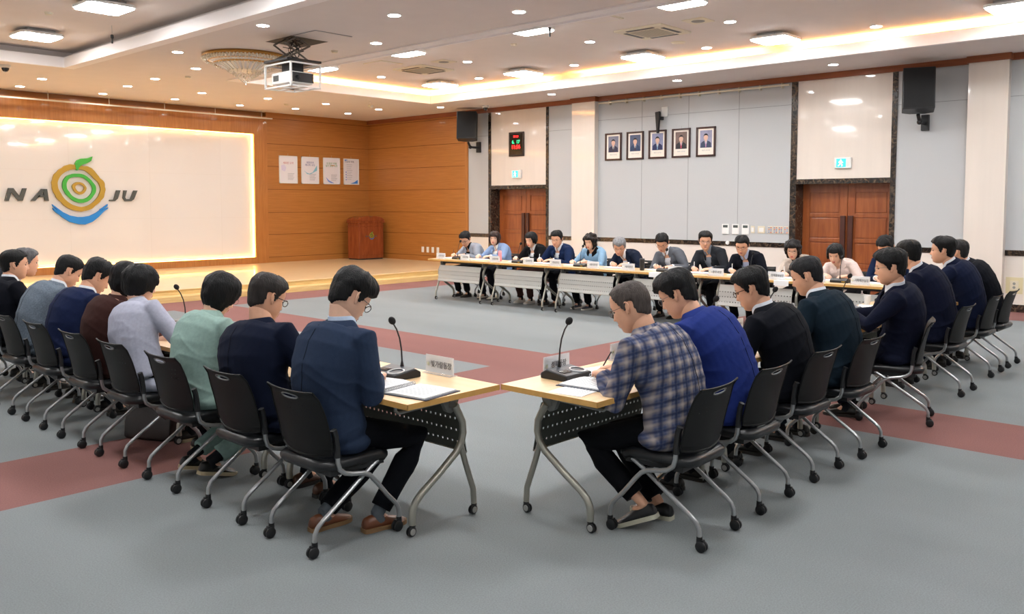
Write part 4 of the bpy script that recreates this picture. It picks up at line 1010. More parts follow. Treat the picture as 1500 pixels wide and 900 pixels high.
    if glasses:
        gm = mat('glasses_'+glasses, glasses, .25, .3); r_ = .0014 if glasses != '#0d0d0f' else .0022
        b = MB()
        for s_ in (1, -1):
            pts = [Mh @ (V(.1, s_*(.033+.024*math.cos(a)), .001+.017*math.sin(a))*s) for a in [2*pi*i/16 for i in range(17)]]; b.tube(pts, r_, 6)
            b.tube([Mh @ (V(.099, s_*.057, .008)*s), Mh @ (V(.08, s_*.077, .01)*s), Mh @ (V(0, s_*.083, .012)*s), Mh @ (V(-.025, s_*.083, -.004)*s)], r_, 6)
        b.tube([Mh @ (V(.1, .01, .004)*s), Mh @ (V(.103, 0, .008)*s), Mh @ (V(.1, -.01, .004)*s)], r_, 6)
        g = b.obj('glasses', gm, t)
        b = MB()
        for s_ in (1, -1):
            pts = [Mh @ (V(.1, s_*(.033+.023*math.cos(a)), .001+.016*math.sin(a))*s) for a in [2*pi*i/14 for i in range(14)]]; b.add(pts, [tuple(range(14))])
        b.obj('lens', M_lens, g, smooth=False)
    # shirt
    tmx = tmat or fabric('cloth_'+tc, tc)
    jk = top == 'jacket'
    shm = None if shirt == 'none' else fabric('shirt_'+shirt, shirt, var=.04)
    nv = (neck_top-N)
    if jk or top == 'collar':
        b = MB(); torso(b, .002, a0=-.05, a1=1.0, thin=1); b.obj('shirt', (shm or tmx) if jk else tmx, t, angle=80)
    xc, yc, zc = frame_from(nv.normalized() if nv.length > 0 else zN, latv)
    def collar(name, m_, r0, r1, off, hgt, gap=.0, lift=0):
        b = MB(); rings = []
        for k, (rr_, hh) in enumerate(((r0, off), (r1, off+hgt), (r1-.005, off+hgt), (r0-.006, off))):
            row = []
            for j in range(33):
                a = gap+(2*pi-2*gap)*j/32
                dz = hh-(.05 if lift == 0 else lift)*max(0, math.cos(a))**1.5
                row.append(N+zc*dz+xc*(math.cos(a)*rr_+.004)+yc*(math.sin(a)*rr_*(1.04)))
            rings.append(row)
        b.loft(rings+[rings[0]], cap=False, close=False)
        for idx in (0, 32): b.add([r[idx] for r in rings], [(0, 1, 2, 3)])
        b.obj(name, m_, t, angle=60)
    nr_ = .056*s*(.92 if fem else 1.05)
    if jk and shirt != 'none': collar('shirt_collar', shm, nr_+.012, nr_+.008, .01, .056, .2)
    if jk: collar('jacket_collar', tmx, nr_+.06, nr_+.02, -.016, .062, .5, .10)
    if top in ('blouse', 'collar'): collar('collar', fabric('cl_'+(shirt if top == 'collar' else tc), shirt if top == 'collar' else tc), nr_+.055, nr_+.016, -.014, .06, .35, .07)
    # top garment
    e = .02 if jk else .012
    b = MB(); torso(b, e, a0=-.2 if jk else -.1, a1=1.0, flare=.006 if jk else .0)
    if jk or top == 'blouse': b.ell(V(.0, 0, .5), .165, .235*wd, .085, 22)
    for s_, S, E_, W_ in arms:
        if short: 
            W2 = E_.lerp(W_, short)
            b.tube([spine(.88).lerp(S, .45), S, S.lerp(E_, .5), E_, W2], [.07, .066, .062, .06, .058], 16)
        else:
            W2 = E_.lerp(W_, .93)
            b.tube([spine(.88).lerp(S, .45), S, S.lerp(E_, .5), E_, E_.lerp(W_, .5), W2], [.072 if jk else .062, .078 if jk else .066, .068 if jk else .058, .062 if jk else .052, .054 if jk else .044, .042 if jk else .036], 16)
            if jk and shirt != 'none':
                c = MB(); c.tube([E_.lerp(W_, .9), E_.lerp(W_, .985)], [.034*s, .033*s], 14); c.obj('shirt_cuff', shm, t)
    gm = remesh(b, vox, 4, wr=.0095, seed=seed, name=top, wscale=8)
    if jk:   # open the front in a V between the lapels
        bm = bmesh.new(); bm.from_mesh(gm); NPv = (N-P); LL = NPv.length; un = NPv.normalized(); kill = []
        for v in bm.verts:
            d = v.co-P; a = d.dot(un)/LL; yy = abs(d.dot(yN)); fr = (v.co-spine(max(0, min(1, a)))).dot(xN)
            if fr > .02+.09*max(0, min(1, (a-.8)/.15)) and a > .36:
                lim = .078*(a-.36)/.64
                if yy < lim: kill.append(v)
                elif yy < lim+.05*min(1, (1.02-a)*4+.2) and a < .97: v.co += v.normal*.007
        bmesh.ops.delete(bm, geom=kill, context='VERTS'); bm.to_mesh(gm); bm.free()
    if jk and vox < .01:
        from mathutils.bvhtree import BVHTree
        bv = BVHTree.FromPolygons([v.co[:] for v in gm.vertices], [p.vertices[:] for p in gm.polygons]); sp_ = []
        for i in range(22):
            a = -.1+1.02*i/21; c = spine(a); x_, y_, z_ = frame_from(stan(a), latv); h_ = bv.ray_cast(c-x_*.5, x_)
            if h_[0] is not None: sp_.append(h_[0]-x_*.0006)
        if len(sp_) > 3: MB().tube(sp_, .0016, 5).obj('back_seam', fabric('seam_dark', '#0a0a0e'), t)
    gm.materials.append(tmx)
    o = bpy.data.objects.new('jacket' if jk else 'blouse' if fem else 'shirt', gm); COL.objects.link(o); o.parent = t
    # trousers
    b = MB(); rings = []
    pc = spine(-.02)
    b.ell(V(pc.x+.01, 0, .545), .14, .185*wd, .088, 18)
    for s_, hj, K, A, yaw, hl in legs:
        en = K.lerp(A, .93 if not hl else .85); b.tube([V(-.02, s_*.07, .545), hj+V(.02, 0, 0), hj.lerp(K, .5), K+(K-A).normalized()*.004, K.lerp(A, .3), K.lerp(A, .65), en], [.085, .088, .08, .066, .066, .06, .058], 16)
    tm = remesh(b, vox, 4, wr=.006, seed=seed+40, name='trousers'); tm.materials.append(fabric('pants_'+pants, pants))
    o = bpy.data.objects.new('trousers', tm); COL.objects.link(o); o.parent = t
    for s_, hj, K, A, yaw, hl in legs:
        b = MB(); b.tube([K.lerp(A, .75), A, A+V(.01, 0, -.04)], [.037, .036, .038], 14)
        if sock: b.obj('sock', fabric('sock_'+sock, sock), t)
        mx = Matrix.Translation((A.x-.0, A.y, 0 if not hl else hl)) @ Matrix.Rotation(R(yaw), 4, 'Z') @ (Matrix.Rotation(math.asin(min(.9, hl/.13)) if hl else 0, 4, 'Y'))
        shoe_mesh(mx, 0).obj('shoe', [mat('shoe_'+shoe, shoe, .35), mat('sole_'+sole, sole, .6)], t, angle=50)
    if badge:
        a = .66; c = spine(a)+xN*(.153 if jk else .14)+yN*(.085*badge); x_, y_, z_ = frame_from(stan(a), latv)
        mx = face_mx(c, -y_ if False else y_*-1 if False else y_, z_); 
        b = MB(); b.box(-.04, .04, -.012, .012, -.002, .004, mx); b.obj('name_badge', M_wp, t, smooth=False)
        b = MB(); b.box(-.03, .03, -.003, .003, .004, .005, mx); b.box(-.04, .04, -.012, -.008, .004, .0045, mx); b.obj('badge_print', mat('badge_red', '#c8503c', .6), t, smooth=False)
    if pen:
        s_, S, E_, W_ = arms[1]; f = (W_-E_).normalized()
        p = W_+V(f.x+.35, f.y+.25, 0).normalized()*.085+V(0, 0, -.0)
        pn = MB(); pn.tube([p+V(.025, .012, -.035), p+V(.02, .01, -.025), p+V(-.035, -.02, .09)], [.001, .004, .004], 8)
        o = pn.obj('pen', mat('pen_'+('w' if pen == 2 else 'k'), '#e8e8ea' if pen == 2 else '#1b1e2b', .3)); o.parent = None
        o.matrix_world = Matrix.Translation(loc) @ Matrix.Rotation(rz, 4, 'Z')
        tag(o, ' '.join(('slim %s pen held by the %s' % ('white' if pen == 2 else 'dark', label.replace(',', ''))).split()[:16]), 'pen', 'pens in hand')
    return t

_ch = [True]
def seat(x, y, rz, who, group):
    lab = 'black castor chair under the '+who
    place_copy(chair, _ch[0], (x, y, 0), rz, lab, group); _ch[0] = False
CX = -12.82; GL, GR, GF = 'people seated in the left row', 'people seated in the right row', 'people seated in the far row'
CGL, CGR, CGF = 'chairs of the left row', 'chairs of the right row', 'chairs of the far row'
def prow(x, y, rz, who, head, grp, cgrp, **k):
    seat(x, y, rz, who, cgrp); return person('person '+k.pop('desc'), (x, y, 0), rz, head, group=grp, **k)
# left row (faces +x)
prow(CX, -16.11, 0, 'person in the blue suit at the near end', (-12.70, -16.10, 1.215), GL, CGL, desc='in a blue suit and dark glasses writing, nearest on the left', tc='#33435f', shirt='#c8d8ee', pants='#12141c', glasses='#0d0d0f', hp=38, hy=-4, hair='side', pen=True, shoe='#6e4028', sole='#8a6a48', sock='#5a6066', feet=((.02, .1, 0), (.2, -.12, -8)), rw=(.25, -.04, .79), lw=(.28, .24, .78), vox=.0075, skin=1)
prow(CX, -15.46, 0, 'stout person in the navy jacket, left row', (-12.75, -15.38, 1.165), GL, CGL, desc='stout, cropped hair and black glasses, plain navy jacket, left row', tc='#161f38', shirt='none', pants='#10131c', glasses='#0d0d0f', hp=22, hair='crew', hc='#2b2624', width=1.16, shoe='#5a3a2a', vox=.0075)
prow(CX, -14.72, 0, 'person in the mint green blouse', (-12.66, -14.70, 1.135), GL, CGL, desc='with bobbed black hair in a mint green blouse, head bowed', top='blouse', tc='#8ca69e', fem=1, skin=1, hair='bob', hp=35, glasses='#8a7f78', pants='#86a099', shoe='#1c1b1a', sole='#b8a888', vox=.0075, heel=(.03, .03), feet=((-.0, .1, 0), (.02, -.1, 0)))
prow(CX, -14.0, 0, 'person in the pale grey short-sleeved jacket', (-12.77, -13.80, 1.15), GL, CGL, desc='with short black hair and earring in a pale lavender-grey short-sleeved jacket', top='blouse', tc='#a4a6b6', fem=1, skin=1, hair='crop', hp=16, short=.18, pen=True, pants='#14151c', rw=(.38, -.05, .79), shoe='#1c1b1a', sole='#b8a888', vox=.0075)
prow(CX, -13.33, 0, 'person in the dark brown top', (-12.67, -13.35, 1.14), GL, CGL, desc='in a dark brown top with black bobbed hair, half hidden', top='blouse', tc='#4a2c28', fem=1, skin=1, hair='bob', hp=30, pants='#3a2420', vox=.0085, width=1.1)
prow(CX, -12.6, 0, 'bowed person in the royal navy suit, left row', (-12.58, -12.58, 1.115), GL, CGL, desc='in a deep blue suit bowed low over the table, left row', tc='#1d2a52', hp=34, pants='#12141c', vox=.0085)
prow(CX, -11.9, 0, 'person in the grey-blue tweed jacket', (-12.55, -11.9, 1.12), GL, CGL, desc='in a grey-blue tweed jacket, head bowed, left row', tc='#66717d', hp=30, hair='crew', pants='#161a24', vox=.0085, tmat=fabric('tweed', '#66717d', var=.35, vs=120))
prow(CX, -11.2, 0, 'person in the near-black suit at the left edge', (-12.74, -11.17, 1.155), GL, CGL, desc='in a near-black suit looking across the room at the left edge', tc='#11141f', hp=2, hy=-8, hair='crew', pants='#10121a', vox=.0085, skin=0)
prow(CX, -10.5, 0, 'grey-haired person mostly hidden at the left edge', (-12.56, -10.9, 1.155), GL, CGL, desc='with greying hair mostly hidden behind the near-black suit', tc='#2a2d38', hp=5, hair='crew', hc='#5c5b5e', vox=.0095)
# right row (faces +y)
CY = -17.36; U = pi/2
prow(-11.58, CY, U+.05, 'person in the plaid jacket', (-11.66, -17.14, 1.16), GR, CGR, desc='with thinning hair in a blue and tan plaid jacket, writing', tc='#5b6076', tmat=plaid(), shirt='none', pants='#101218', hair='thin', hc='#4a423e', glasses='#6f6a66', hp=24, hy=10, pen=True, rw=(.4, -.1, .79), lw=(.36, .12, .79), shoe='#16171a', sole='#b9b7a4', sock='', feet=((.12, .12, 10), (.16, -.1, 0)), vox=.0075, heel=(.05, .0))
prow(-10.9, CY+.02, U+.03, 'person in the bright blue jacket', (-11.02, -17.03, 1.165), GR, CGR, desc='in a bright royal blue jacket bent forward, right row', tc='#1f2f70', shirt='none', pants='#1a1f3a', hair='side', hc='#1a1a1c', glasses='#8b8b90', hp=28, hy=12, vox=.0075, width=1.05)
prow(-10.16, CY+.03, U, 'person in the black suit and black glasses', (-10.27, -17.12, 1.15), GR, CGR, desc='in a black suit, white collar and black glasses, right row', tc='#12151f', glasses='#0d0d0f', hair='short', hc='#111113', hp=22, hy=12, vox=.0075, pants='#12141c')
prow(-9.47, CY, U, 'person in the dark teal suit', (-9.52, -17.16, 1.192), GR, CGR, desc='with greying hair in a dark teal-blue suit, right row', tc='#1c2e3c', hair='crew', hc='#26262a', hp=20, hy=10, vox=.0075, pants='#1a2a36', width=1.06)
prow(-8.35, CY-.02, U+.28, 'person in navy with thin-rimmed glasses', (-8.5, -17.38, 1.21), GR, CGR, desc='in a dark navy suit and thin-rimmed glasses seen in profile', tc='#141a33', hair='side', hc='#141416', glasses='#a8a296', hp=8, hy=0, vox=.0075, pants='#12162a', lw=(.38, .16, .86), hnd={1: ((.5, -.2, .75), (.2, -.8, .1))}, rw=(.4, -.1, .79))
prow(-7.0, CY+.06, U, 'person in navy seen from behind the profile sitter', (-7.1, -17.06, 1.238), GR, CGR, desc='in a navy suit and white collar, half hidden behind the profile sitter', tc='#141b36', hair='crew', hc='#131315', hp=8, hy=-20, vox=.0085, pants='#12162a')
prow(-5.86, CY+.1, U, 'person speaking into a microphone, right row', (-6.02, -17.04, 1.232), GR, CGR, desc='in a navy suit speaking into a raised microphone', tc='#16203f', hair='short', hc='#121214', hp=0, hy=6, vox=.0085, pants='#141a33', lw=(.38, .3, .99), hnd={1: ((.3, -.35, .85), (.3, -.7, .1))})
prow(-5.2, CY+.1, U, 'last person of the right row', (-5.34, -16.99, 1.185), GR, CGR, desc='in a black suit at the end of the right row, hair cropped', tc='#11141f', hair='crew', hc='#2c2a2a', hp=4, vox=.0085, pants='#12141c')
# far row (faces -x)
FX = -3.98
def far(y, head, desc, who, **k):
    k.setdefault('lw', (.45, .15, .785)); k.setdefault('rw', (.45, -.13, .785)); head = (head[0]+.04, head[1]+.02, head[2]-.004)
    prow(FX, y, pi, who, head, GF, CGF, desc=desc, vox=.0105, **k)
far(-8.3, (-4.18, -8.2, 1.055), 'in a light grey jacket and black shirt, first of the far row', 'person in the light grey jacket, far row', tc='#8d939e', shirt='#14151a', glasses='#0d0d0f', hp=28, hy=12, badge=1, pen=True, pants='#17181c', shoe='#141414')
far(-8.95, (-4.12, -8.9, 1.09), 'in a powder blue jacket with brown bobbed hair facing the camera', 'person in the powder blue jacket', tc='#7f95b8', fem=1, skin=1, hair='bob', hc='#2c1c1a', glasses='#8f8484', hp=0, hy=25, badge=1, shirt='#f0eee8', pants='#20222c', shoe='#c9c4b4')
far(-9.85, (-4.2, -9.85, 1.095), 'in a black jacket and white blouse, looking down', 'person in the black jacket and white blouse', tc='#15161a', fem=1, skin=1, hair='crop', hp=14, hy=8, pants='#5a3a34', shoe='#d8d2c8', sole='#d8d2c8', shirt='#dfe4ea')
far(-10.4, (-4.22, -10.45, 1.12), 'in a blue suit with thin glasses holding a pen, far row', 'person in the blue suit, far row', tc='#1f3460', shirt='#dfe6f0', glasses='#5a5a60', hp=12, hy=15, pen=2, pants='#14161e')
far(-11.1, (-4.2, -11.15, 1.1), 'in a sky blue blouse with a black collar at a microphone', 'person in the sky blue blouse', top='collar', tc='#86a9c6', shirt='#14161c', fem=1, skin=1, hair='wave', hc='#241917', hp=14, hy=5, badge=1, pants='#15161a', shoe='#1a1f33', sole='#e2ded2', pen=True)
far(-11.9, (-4.3, -11.8, 1.035), 'with silver grey hair and glasses in a dark navy suit, leaning', 'silver-haired person, far row', tc='#1f2a42', hair='side', hc='#8c8d90', glasses='#3a3a40', hp=22, hy=25, pants='#13151c')
far(-12.7, (-4.25, -12.56, 1.12), 'in a mid-grey suit and white shirt writing, far row', 'person in the mid-grey suit, far row', tc='#5c6068', glasses='#3a3a40', hp=30, hy=18, badge=1, hair='short', pen=True, pants='#22242a')
far(-13.35, (-4.2, -13.27, 1.17), 'in a charcoal suit and grey shirt turned sideways, far row', 'person in the charcoal suit, far row', tc='#34383f', shirt='#79808a', glasses='#7a7a80', hp=8, hy=32, badge=1, hair='short', pen=2, pants='#22242a')
far(-13.95, (-4.24, -13.88, 1.12), 'in a black suit and patterned shirt with glasses, far row', 'person in black by the curved microphone', tc='#141824', shirt='#a9b3cc', glasses='#1a1a1d', hp=18, hy=18, pen=2, pants='#14161c')
far(-14.72, (-4.2, -14.62, 1.09), 'in a cream jacket with wavy black hair and red lips', 'person in the cream jacket', tc='#c4b6aa', shirt='#17171a', fem=1, skin=1, hair='wave', hc='#1c1517', glasses='#9a8a80', hp=16, hy=16, pen=2, pants='#23242a')
far(-15.3, (-4.24, -15.22, 1.055), 'in a pale pink short-sleeved blouse, before the right-hand door', 'person in the pale pink blouse', top='blouse', tc='#d9c7c0', fem=1, skin=1, hair='crop', hc='#151416', hp=24, hy=8, short=.3, badge=1, pants='#23242a')
far(-15.95, (-4.22, -15.86, 1.165), 'in a navy suit bowed at the far end, mostly hidden', 'hidden person in navy at the far row end', tc='#1a2b52', hp=34, hy=-5, pen=True, pants='#14161c')

# ------------------------------------------------------------------ table things
TZ = .73
mc = thing('desk_microphone', '', 'microphone')
b = MB(); b.prism([(-.085, 0), (.085, 0), (.085, .028), (.05, .048), (-.085, .03)], -.1, .1, Matrix.Rotation(pi/2, 4, 'X')); mb_ = b.obj('base', M_black, mc, smooth=False, bevel=.006)
b = MB(); b.lathe([(.036, .0), (.044, .0), (.044, .004), (.036, .004)], 28, (0, 0, 0), cap=False); o = b.obj('talk_ring', mat('ring_silver', '#cfd2d4', .3, .4), mb_); o.location = (-.035, -.048, .0385); o.rotation_euler = (0, R(-7), 0)
b = MB(); b.box(-.02, .02, -.0, .06, 0, .002); o = b.obj('display', mat('mic_lcd', '#0a0d14', .1), mb_, smooth=False); o.location = (-.03, .015, .0395); o.rotation_euler = (0, R(-7), 0)
b = MB(); b.prism([(-.08, .0305), (.05, .049), (.05, .0505), (-.08, .032)], -.093, .093, Matrix.Rotation(pi/2, 4, 'X')); b.obj('top_panel', mat('mic_top', '#3b4148', .35), mb_, smooth=False)
b = MB(); b.box(.083, .0865, .03, .07, .012, .018); b.obj('yellow_mark', mat('mic_yellow', '#d2a91e', .5), mb_, smooth=False)
gn = [(.045, 0, .035), (.044, 0, .08), (.041, 0, .14), (.03, .0, .2), (.01, 0, .25), (-.01, 0, .28)]
MB().tube(gn, [.013, .0045, .004, .004, .004, .004], 10).obj('gooseneck', M_black, mc)
MB().ell((-.018, 0, .297), .018, .018, .023, 14, None, Matrix.Rotation(R(-35), 3, 'Y')).obj('foam_tip', mat('foam_black', '#121214', .95, bump=.4, bscale=400), mc)
tall = [(-12.32, -16.0, pi, 'black desk microphone by the blue-suited writer at the near left end'), (-12.3, -14.6, pi, 'black desk microphone before the stout sitter of the left row'), (-12.2, -13.2, pi, 'black desk microphone before the lavender-grey jacket'), (-12.2, -12.1, pi, 'black desk microphone before the tweed jacket'), (-12.2, -10.9, pi, 'black desk microphone before the near-black suit at the left edge'),
        (-11.68, -16.72, -pi/2, 'black desk microphone by the plaid jacket at the near right end'), (-10.95, -16.72, -pi/2, 'black desk microphone between plaid and bright blue jackets'), (-10.1, -16.75, -pi/2, 'desk microphone before the black suit and glasses'), (-9.2, -16.75, -pi/2, 'desk microphone beside the dark teal suit'), (-7.55, -16.68, -pi/2, 'desk microphone bent toward the profile sitter'), (-6.55, -16.7, -pi/2, 'small desk microphone base by the raised hand'), (-6.0, -16.8, -pi/2, 'desk microphone raised toward the speaking sitter'),
        (-4.74, -8.65, 0, 'desk microphone base between first two far row sitters'), (-4.74, -10.1, 0, 'desk microphone before the black jacket and white blouse'), (-4.72, -11.4, 0, 'desk microphone raised to the sky blue blouse'), (-4.74, -12.95, 0, 'desk microphone before the mid-grey suit'), (-4.74, -14.3, 0, 'curved desk microphone right of the black suit, far row'), (-4.72, -15.5, 0, 'desk microphone before the pale pink blouse')]
for i, (x, y, a, l) in enumerate(tall): place_copy(mc, i == 0, (x, y, TZ), a+pi, l, 'desk microphones')
for o in [o for o in bpy.data.objects if o.name.split('.')[0] == 'desk_microphone']: o.scale = (1.12, 1.12, 1.08)
# the stem leans to +x-local toward sitter, base ring toward it
def plate(x, y, a, txt, label, faceback=True):
    t = thing('name_plate', label, 'name plate', (x, y, TZ), a, 'name plates on the tables')   # local -X is the reading side facing the ring, both sides lettered
    b = MB(); b.prism([(-.03, 0), (.03, 0), (.03, .004), (.004, .006), (.0035, .105), (-.0035, .105), (-.004, .006), (-.03, .004)], -.115, .115, Matrix.Rotation(pi/2, 4, 'X')); b.obj('holder', M_clear, t, smooth=False)
    MB().box(-.0015, .0015, -.11, .11, .01, .1).obj('card', M_paper, t, smooth=False)
    for s_ in (-1, 1):
        place_text('lettering', txt, .042, face_mx((s_*.0042, s_*-.0, .052), (0, s_, 0)) @ Matrix.Translation((.016, 0, 0)), M_ink, t, depth=.0004, bold=.0002, sx=.9 if len(txt) <= 5 else .74)
        b = MB(); b.lathe([(.0001, .0), (.011, 0), (.011, .0008), (.0001, .0008)], 12, (0, 0, 0)); o = b.obj('emblem_mark', mat('mark_gray', '#b8bda6', .6), t); o.rotation_euler = (0, pi/2*s_, 0); o.location = (s_*.0042, s_*-.092, .052)
PLT = [(-12.1, -16.13, 0, '빛가람동장', 'before the blue-suited writer'), (-12.1, -15.45, 0, '이창동장', 'before the stout sitter'), (-12.1, -14.75, 0, '영산동장', 'before the mint green blouse'), (-12.12, -13.7, 0, '영강동장', 'before the lavender-grey jacket'), (-12.1, -12.4, 0, '금남동장', 'before the bowed blue suit'),
       (-11.62, -16.6, -U, '성북동장', 'at the near end of the right row'), (-10.98, -16.6, -U, '송월동장', 'before the bright blue jacket'), (-10.2, -16.6, -U, '노안면장', 'before the black suit and glasses'), (-9.5, -16.6, -U, '금천면장', 'before the dark teal suit')]
for x, y, a, tx, l in PLT: plate(x, y, a, tx, 'clear acrylic name plate lettered %s %s' % (tx, l))
FP = [(-8.33, '산포면장', 'light grey jacket'), (-8.95, '다도면장', 'powder blue jacket'), (-9.67, '봉황면장', 'pink bottle'), (-10.43, '공산면장', 'white blouse'), (-11.0, '반남면장', 'blue suit'), (-11.75, '왕곡면장', 'silver hair'), (-12.4, '세지면장', 'black tumbler'), (-13.2, '남평읍장', 'charcoal suit'), (-13.85, '총무과장', 'patterned shirt'), (-14.72, '정책홍보실장', 'cream jacket'), (-15.25, '안전과장', 'pale pink blouse'), (-15.8, '기획예산실장', 'hidden sitter')]
for y, tx, l in FP: plate(-4.9, y, pi, tx, 'white name plate lettered %s on the far row by the %s' % (tx, l))
# papers
def sheet(x, y, a, w_, h_, label, n=1, z=TZ, th=.003, cover=None, lines=True, kind='paper_sheet', cat='paper'):
    t = thing(kind, label, cat, (x, y, z), a, 'papers and notebooks on the tables')
    b = MB(); g = 6
    rings = []
    for i in range(g+1):
        xx = -w_/2+w_*i/g; zz = th+.004*math.sin(i*1.1)*(.4 if n == 1 else .2); rings.append([(xx, -h_/2, 0), (xx, h_/2, 0), (xx, h_/2, max(zz, .002)), (xx, -h_/2, max(zz, .002))])
    b.loft(rings); b.obj('page', M_paper, t, smooth=False)
    if lines:
        b = MB(); rr = random.Random(int(abs(x*100)+abs(y*37)))
        for i in range(int(h_/.02)-1):
            yy = h_/2-.02-i*.02; l_ = w_*rr.uniform(.4, .8); b.box(-w_*.42, -w_*.42+l_, yy-.0012, yy+.0012, th+.0045, th+.005)
        b.obj('print', M_print, t, smooth=False)
    if cover: MB().box(-w_/2-.006, w_/2+.006, -h_/2-.006, h_/2+.006, -.0, .003).obj('cover', mat('cover_'+cover, cover, .5), t, smooth=False)
    return t
def notebook(x, y, a, label):
    t = thing('open_notebook', label, 'notebook', (x, y, TZ), a, 'papers and notebooks on the tables')
    b = MB(); b.box(-.3, .3, -.14, .14, 0, .004); b.obj('cover', mat('cover_navy', '#1b2238', .5), t, smooth=False)
    for s_, th in ((-1, .01), (1, .018)):
        b = MB(); rings = []
        for i in range(8):
            xx = s_*(.005+.275*i/7); zz = .004+th*(math.sin(min(1, i/2)*pi/2)*(1-.3*i/7)); rings.append([(xx, -.13, .004), (xx, .13, .004), (xx, .13, zz), (xx, -.13, zz)])
        b.loft(rings); b.obj('page_block', M_paper, t, smooth=False)
        b = MB()
        for i in range(9): b.box(s_*.14-.1, s_*.14+.08, -.105+.024*i, -.102+.024*i, .005+th*.9, .0055+th*.9)
        b.obj('print', M_print, t, smooth=False)
    b = MB()
    for i in range(20): b.lathe([(.01, -.002), (.012, -.002), (.012, .002), (.01, .002)], 10, (0, -.12+.0126*i, .012), 'y', cap=False)
    b.obj('spiral_binding', M_steel, t)
notebook(-12.52, -16.27, pi/2+.15, 'open spiral notebook at the near end of the left row')
sheet(-12.42, -16.0, pi/2+.3, .21, .29, 'white sheet under the hand of the blue-suited writer')
sheet(-11.9, -16.98, .12, .27, .2, 'printed sheet lying alone at the near right table corner')
notebook(-11.58, -16.93, .1, 'open notebook in front of the plaid jacket')
sheet(-11.4, -16.74, -.2, .29, .2, 'white sheet beyond the open notebook of the plaid jacket')
for i, (x, y, a, l) in enumerate([(-12.4, -15.4, 1.5, 'paper before the stout sitter, left row'), (-12.4, -14.6, 1.6, 'paper before the mint green blouse'), (-12.42, -13.85, 1.5, 'paper under the hand of the lavender-grey jacket'), (-12.4, -12.6, 1.6, 'paper before the bowed blue suit'), (-12.4, -11.2, 1.5, 'paper stack at the left edge of the photo'), (-10.75, -16.95, .1, 'paper before the bright blue jacket'), (-10.1, -16.98, 0, 'paper before the black suit and glasses'), (-9.4, -16.95, .1, 'paper before the dark teal suit'), (-7.25, -16.78, .3, 'curling white paper pile beyond the profile sitter'), (-7.65, -16.92, .1, 'second paper pile nearer the table edge by the profile sitter'), (-6.5, -16.85, .2, 'paper near the raised hand of the profile sitter')]):
    sheet(x, y, a, .3, .21, l, 3 if i in (4, 8, 9) else 1, th=.018 if i in (4, 8, 9) else .004, cover='#4a2418' if i == 9 else None)
for y, l, c in ((-8.35, 'light grey jacket', None), (-9.0, 'powder blue jacket', None), (-9.95, 'black jacket and white blouse', None), (-10.5, 'blue suit', '#2a3a8a'), (-11.15, 'sky blue blouse', None), (-11.95, 'silver-haired sitter', '#3a3a9a'), (-12.7, 'mid-grey suit', None), (-13.45, 'charcoal suit', '#2d46a8'), (-14.05, 'black suit with patterned shirt', None), (-14.75, 'cream jacket', None), (-15.2, 'pale pink blouse', None), (-15.9, 'hidden navy sitter', None)):
    sheet(-4.6, y, pi/2+.1*math.sin(y*3), .3, .21, 'open papers on the far table before the '+l, 2, th=.012, cover=c)
for y, l in ((-14.85, 'white sheet hanging over the far table edge below the cream jacket'), (-12.95, 'white sheet hanging over the far table edge below the mid-grey suit')):
    t = thing('hanging_sheet', l, 'paper', (-5.03, y, TZ-.002)); MB().box(-.003, -.0, -.1, .1, -.06, .004).box(-.003, .12, -.1, .1, .0035, .006).obj('page', M_paper, t, smooth=False)
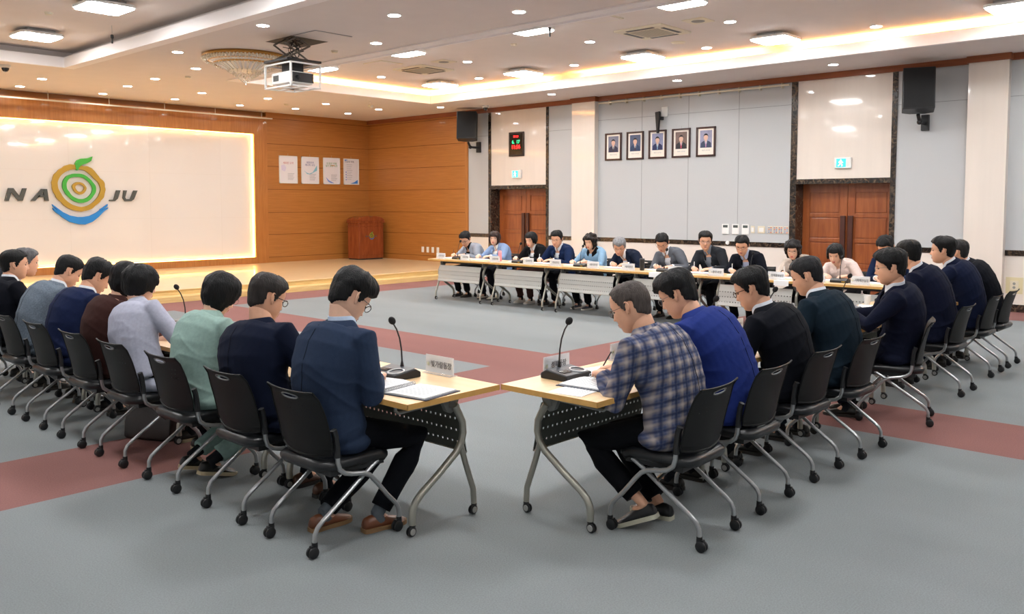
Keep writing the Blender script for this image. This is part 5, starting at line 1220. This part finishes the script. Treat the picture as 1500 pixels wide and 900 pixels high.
# cups, bottles, bag
t = thing('pink_bottle', 'pink cylindrical bottle on the far table by the powder blue jacket', 'bottle', (-4.72, -9.62, TZ))
MB().lathe([(.0001, 0), (.03, 0), (.032, .01), (.032, .15), (.03, .155)], 20).obj('body', mat('pink_plastic', '#d98a94', .4), t); MB().lathe([(.03, .155), (.03, .18), (.027, .186), (.0001, .187)], 20).obj('lid', mat('pink_lid', '#e4a3aa', .4), t)
t = thing('tumbler', 'matte black tumbler on the far table by the silver-haired sitter', 'tumbler', (-4.76, -12.55, TZ))
MB().lathe([(.0001, 0), (.03, 0), (.034, .01), (.037, .15), (.037, .155)], 20).obj('body', M_black, t); MB().lathe([(.038, .155), (.038, .172), (.03, .178), (.0001, .178)], 20).obj('lid', mat('tumbler_lid', '#3c3d40', .4), t)
cp = thing('plastic_cup', '', 'cup')
b = MB(); b.lathe([(.0001, 0), (.025, 0), (.036, .09), (.038, .092), (.035, .09), (.0245, .003), (.0001, .003)], 20); b.obj('wall', mat('cup_clear', '#eef1f2', .12, alpha=.6), cp)
for i, (x, y, l) in enumerate([(-6.95, -16.64, 'crumpled clear cup beside the bent microphone of the profile sitter'), (-6.25, -16.64, 'clear plastic cup behind the small microphone base, right row')]): place_copy(cp, i == 0, (x, y, TZ), 0, l, 'plastic cups')
t = thing('water_bottle', 'small bottle with a green cap before the stout sitter', 'bottle', (-12.2, -15.6, TZ))
MB().lathe([(.0001, 0), (.03, 0), (.032, .01), (.032, .1), (.028, .125), (.013, .15), (.013, .16)], 20).obj('body', mat('bottle_milk', '#e6e8e0', .3), t); MB().lathe([(.015, .158), (.015, .175), (.0001, .176)], 16).obj('cap', mat('cap_green', '#1e5a46', .4), t)
bg = thing('handbag', 'dark brown leather tote bag standing on the carpet beneath the left row chairs', 'bag', (-12.62, -13.62, 0), R(-65))
ml = mat('bag_leather', '#2b211d', .4, var=.15, vscale=12)
b = MB(); rings = []
for z, hx, hy in ((0, .19, .075), (.02, .2, .085), (.12, .2, .075), (.22, .19, .045), (.25, .185, .035)): rings.append([(x, y, z) for x, y in ((-hx, -hy), (0, -hy*1.1), (hx, -hy), (hx*1.02, 0), (hx, hy), (0, hy*1.1), (-hx, hy), (-hx*1.02, 0))])
b.loft(rings); b.obj('body', ml, bg, bevel=.008)
for s_ in (-1, 1): MB().tube([(-.08, s_*.04, .22), (-.07, s_*.05, .3), (-.02, s_*.06, .36), (.04, s_*.06, .36), (.08, s_*.05, .3), (.09, s_*.04, .22)], .006, 8).obj('strap', ml, bg)
MB().box(-.02, .0, -.052, -.046, .17, .2).box(-.19, -.17, -.05, -.04, .1, .2).obj('clasp', M_gold, bg, smooth=False)
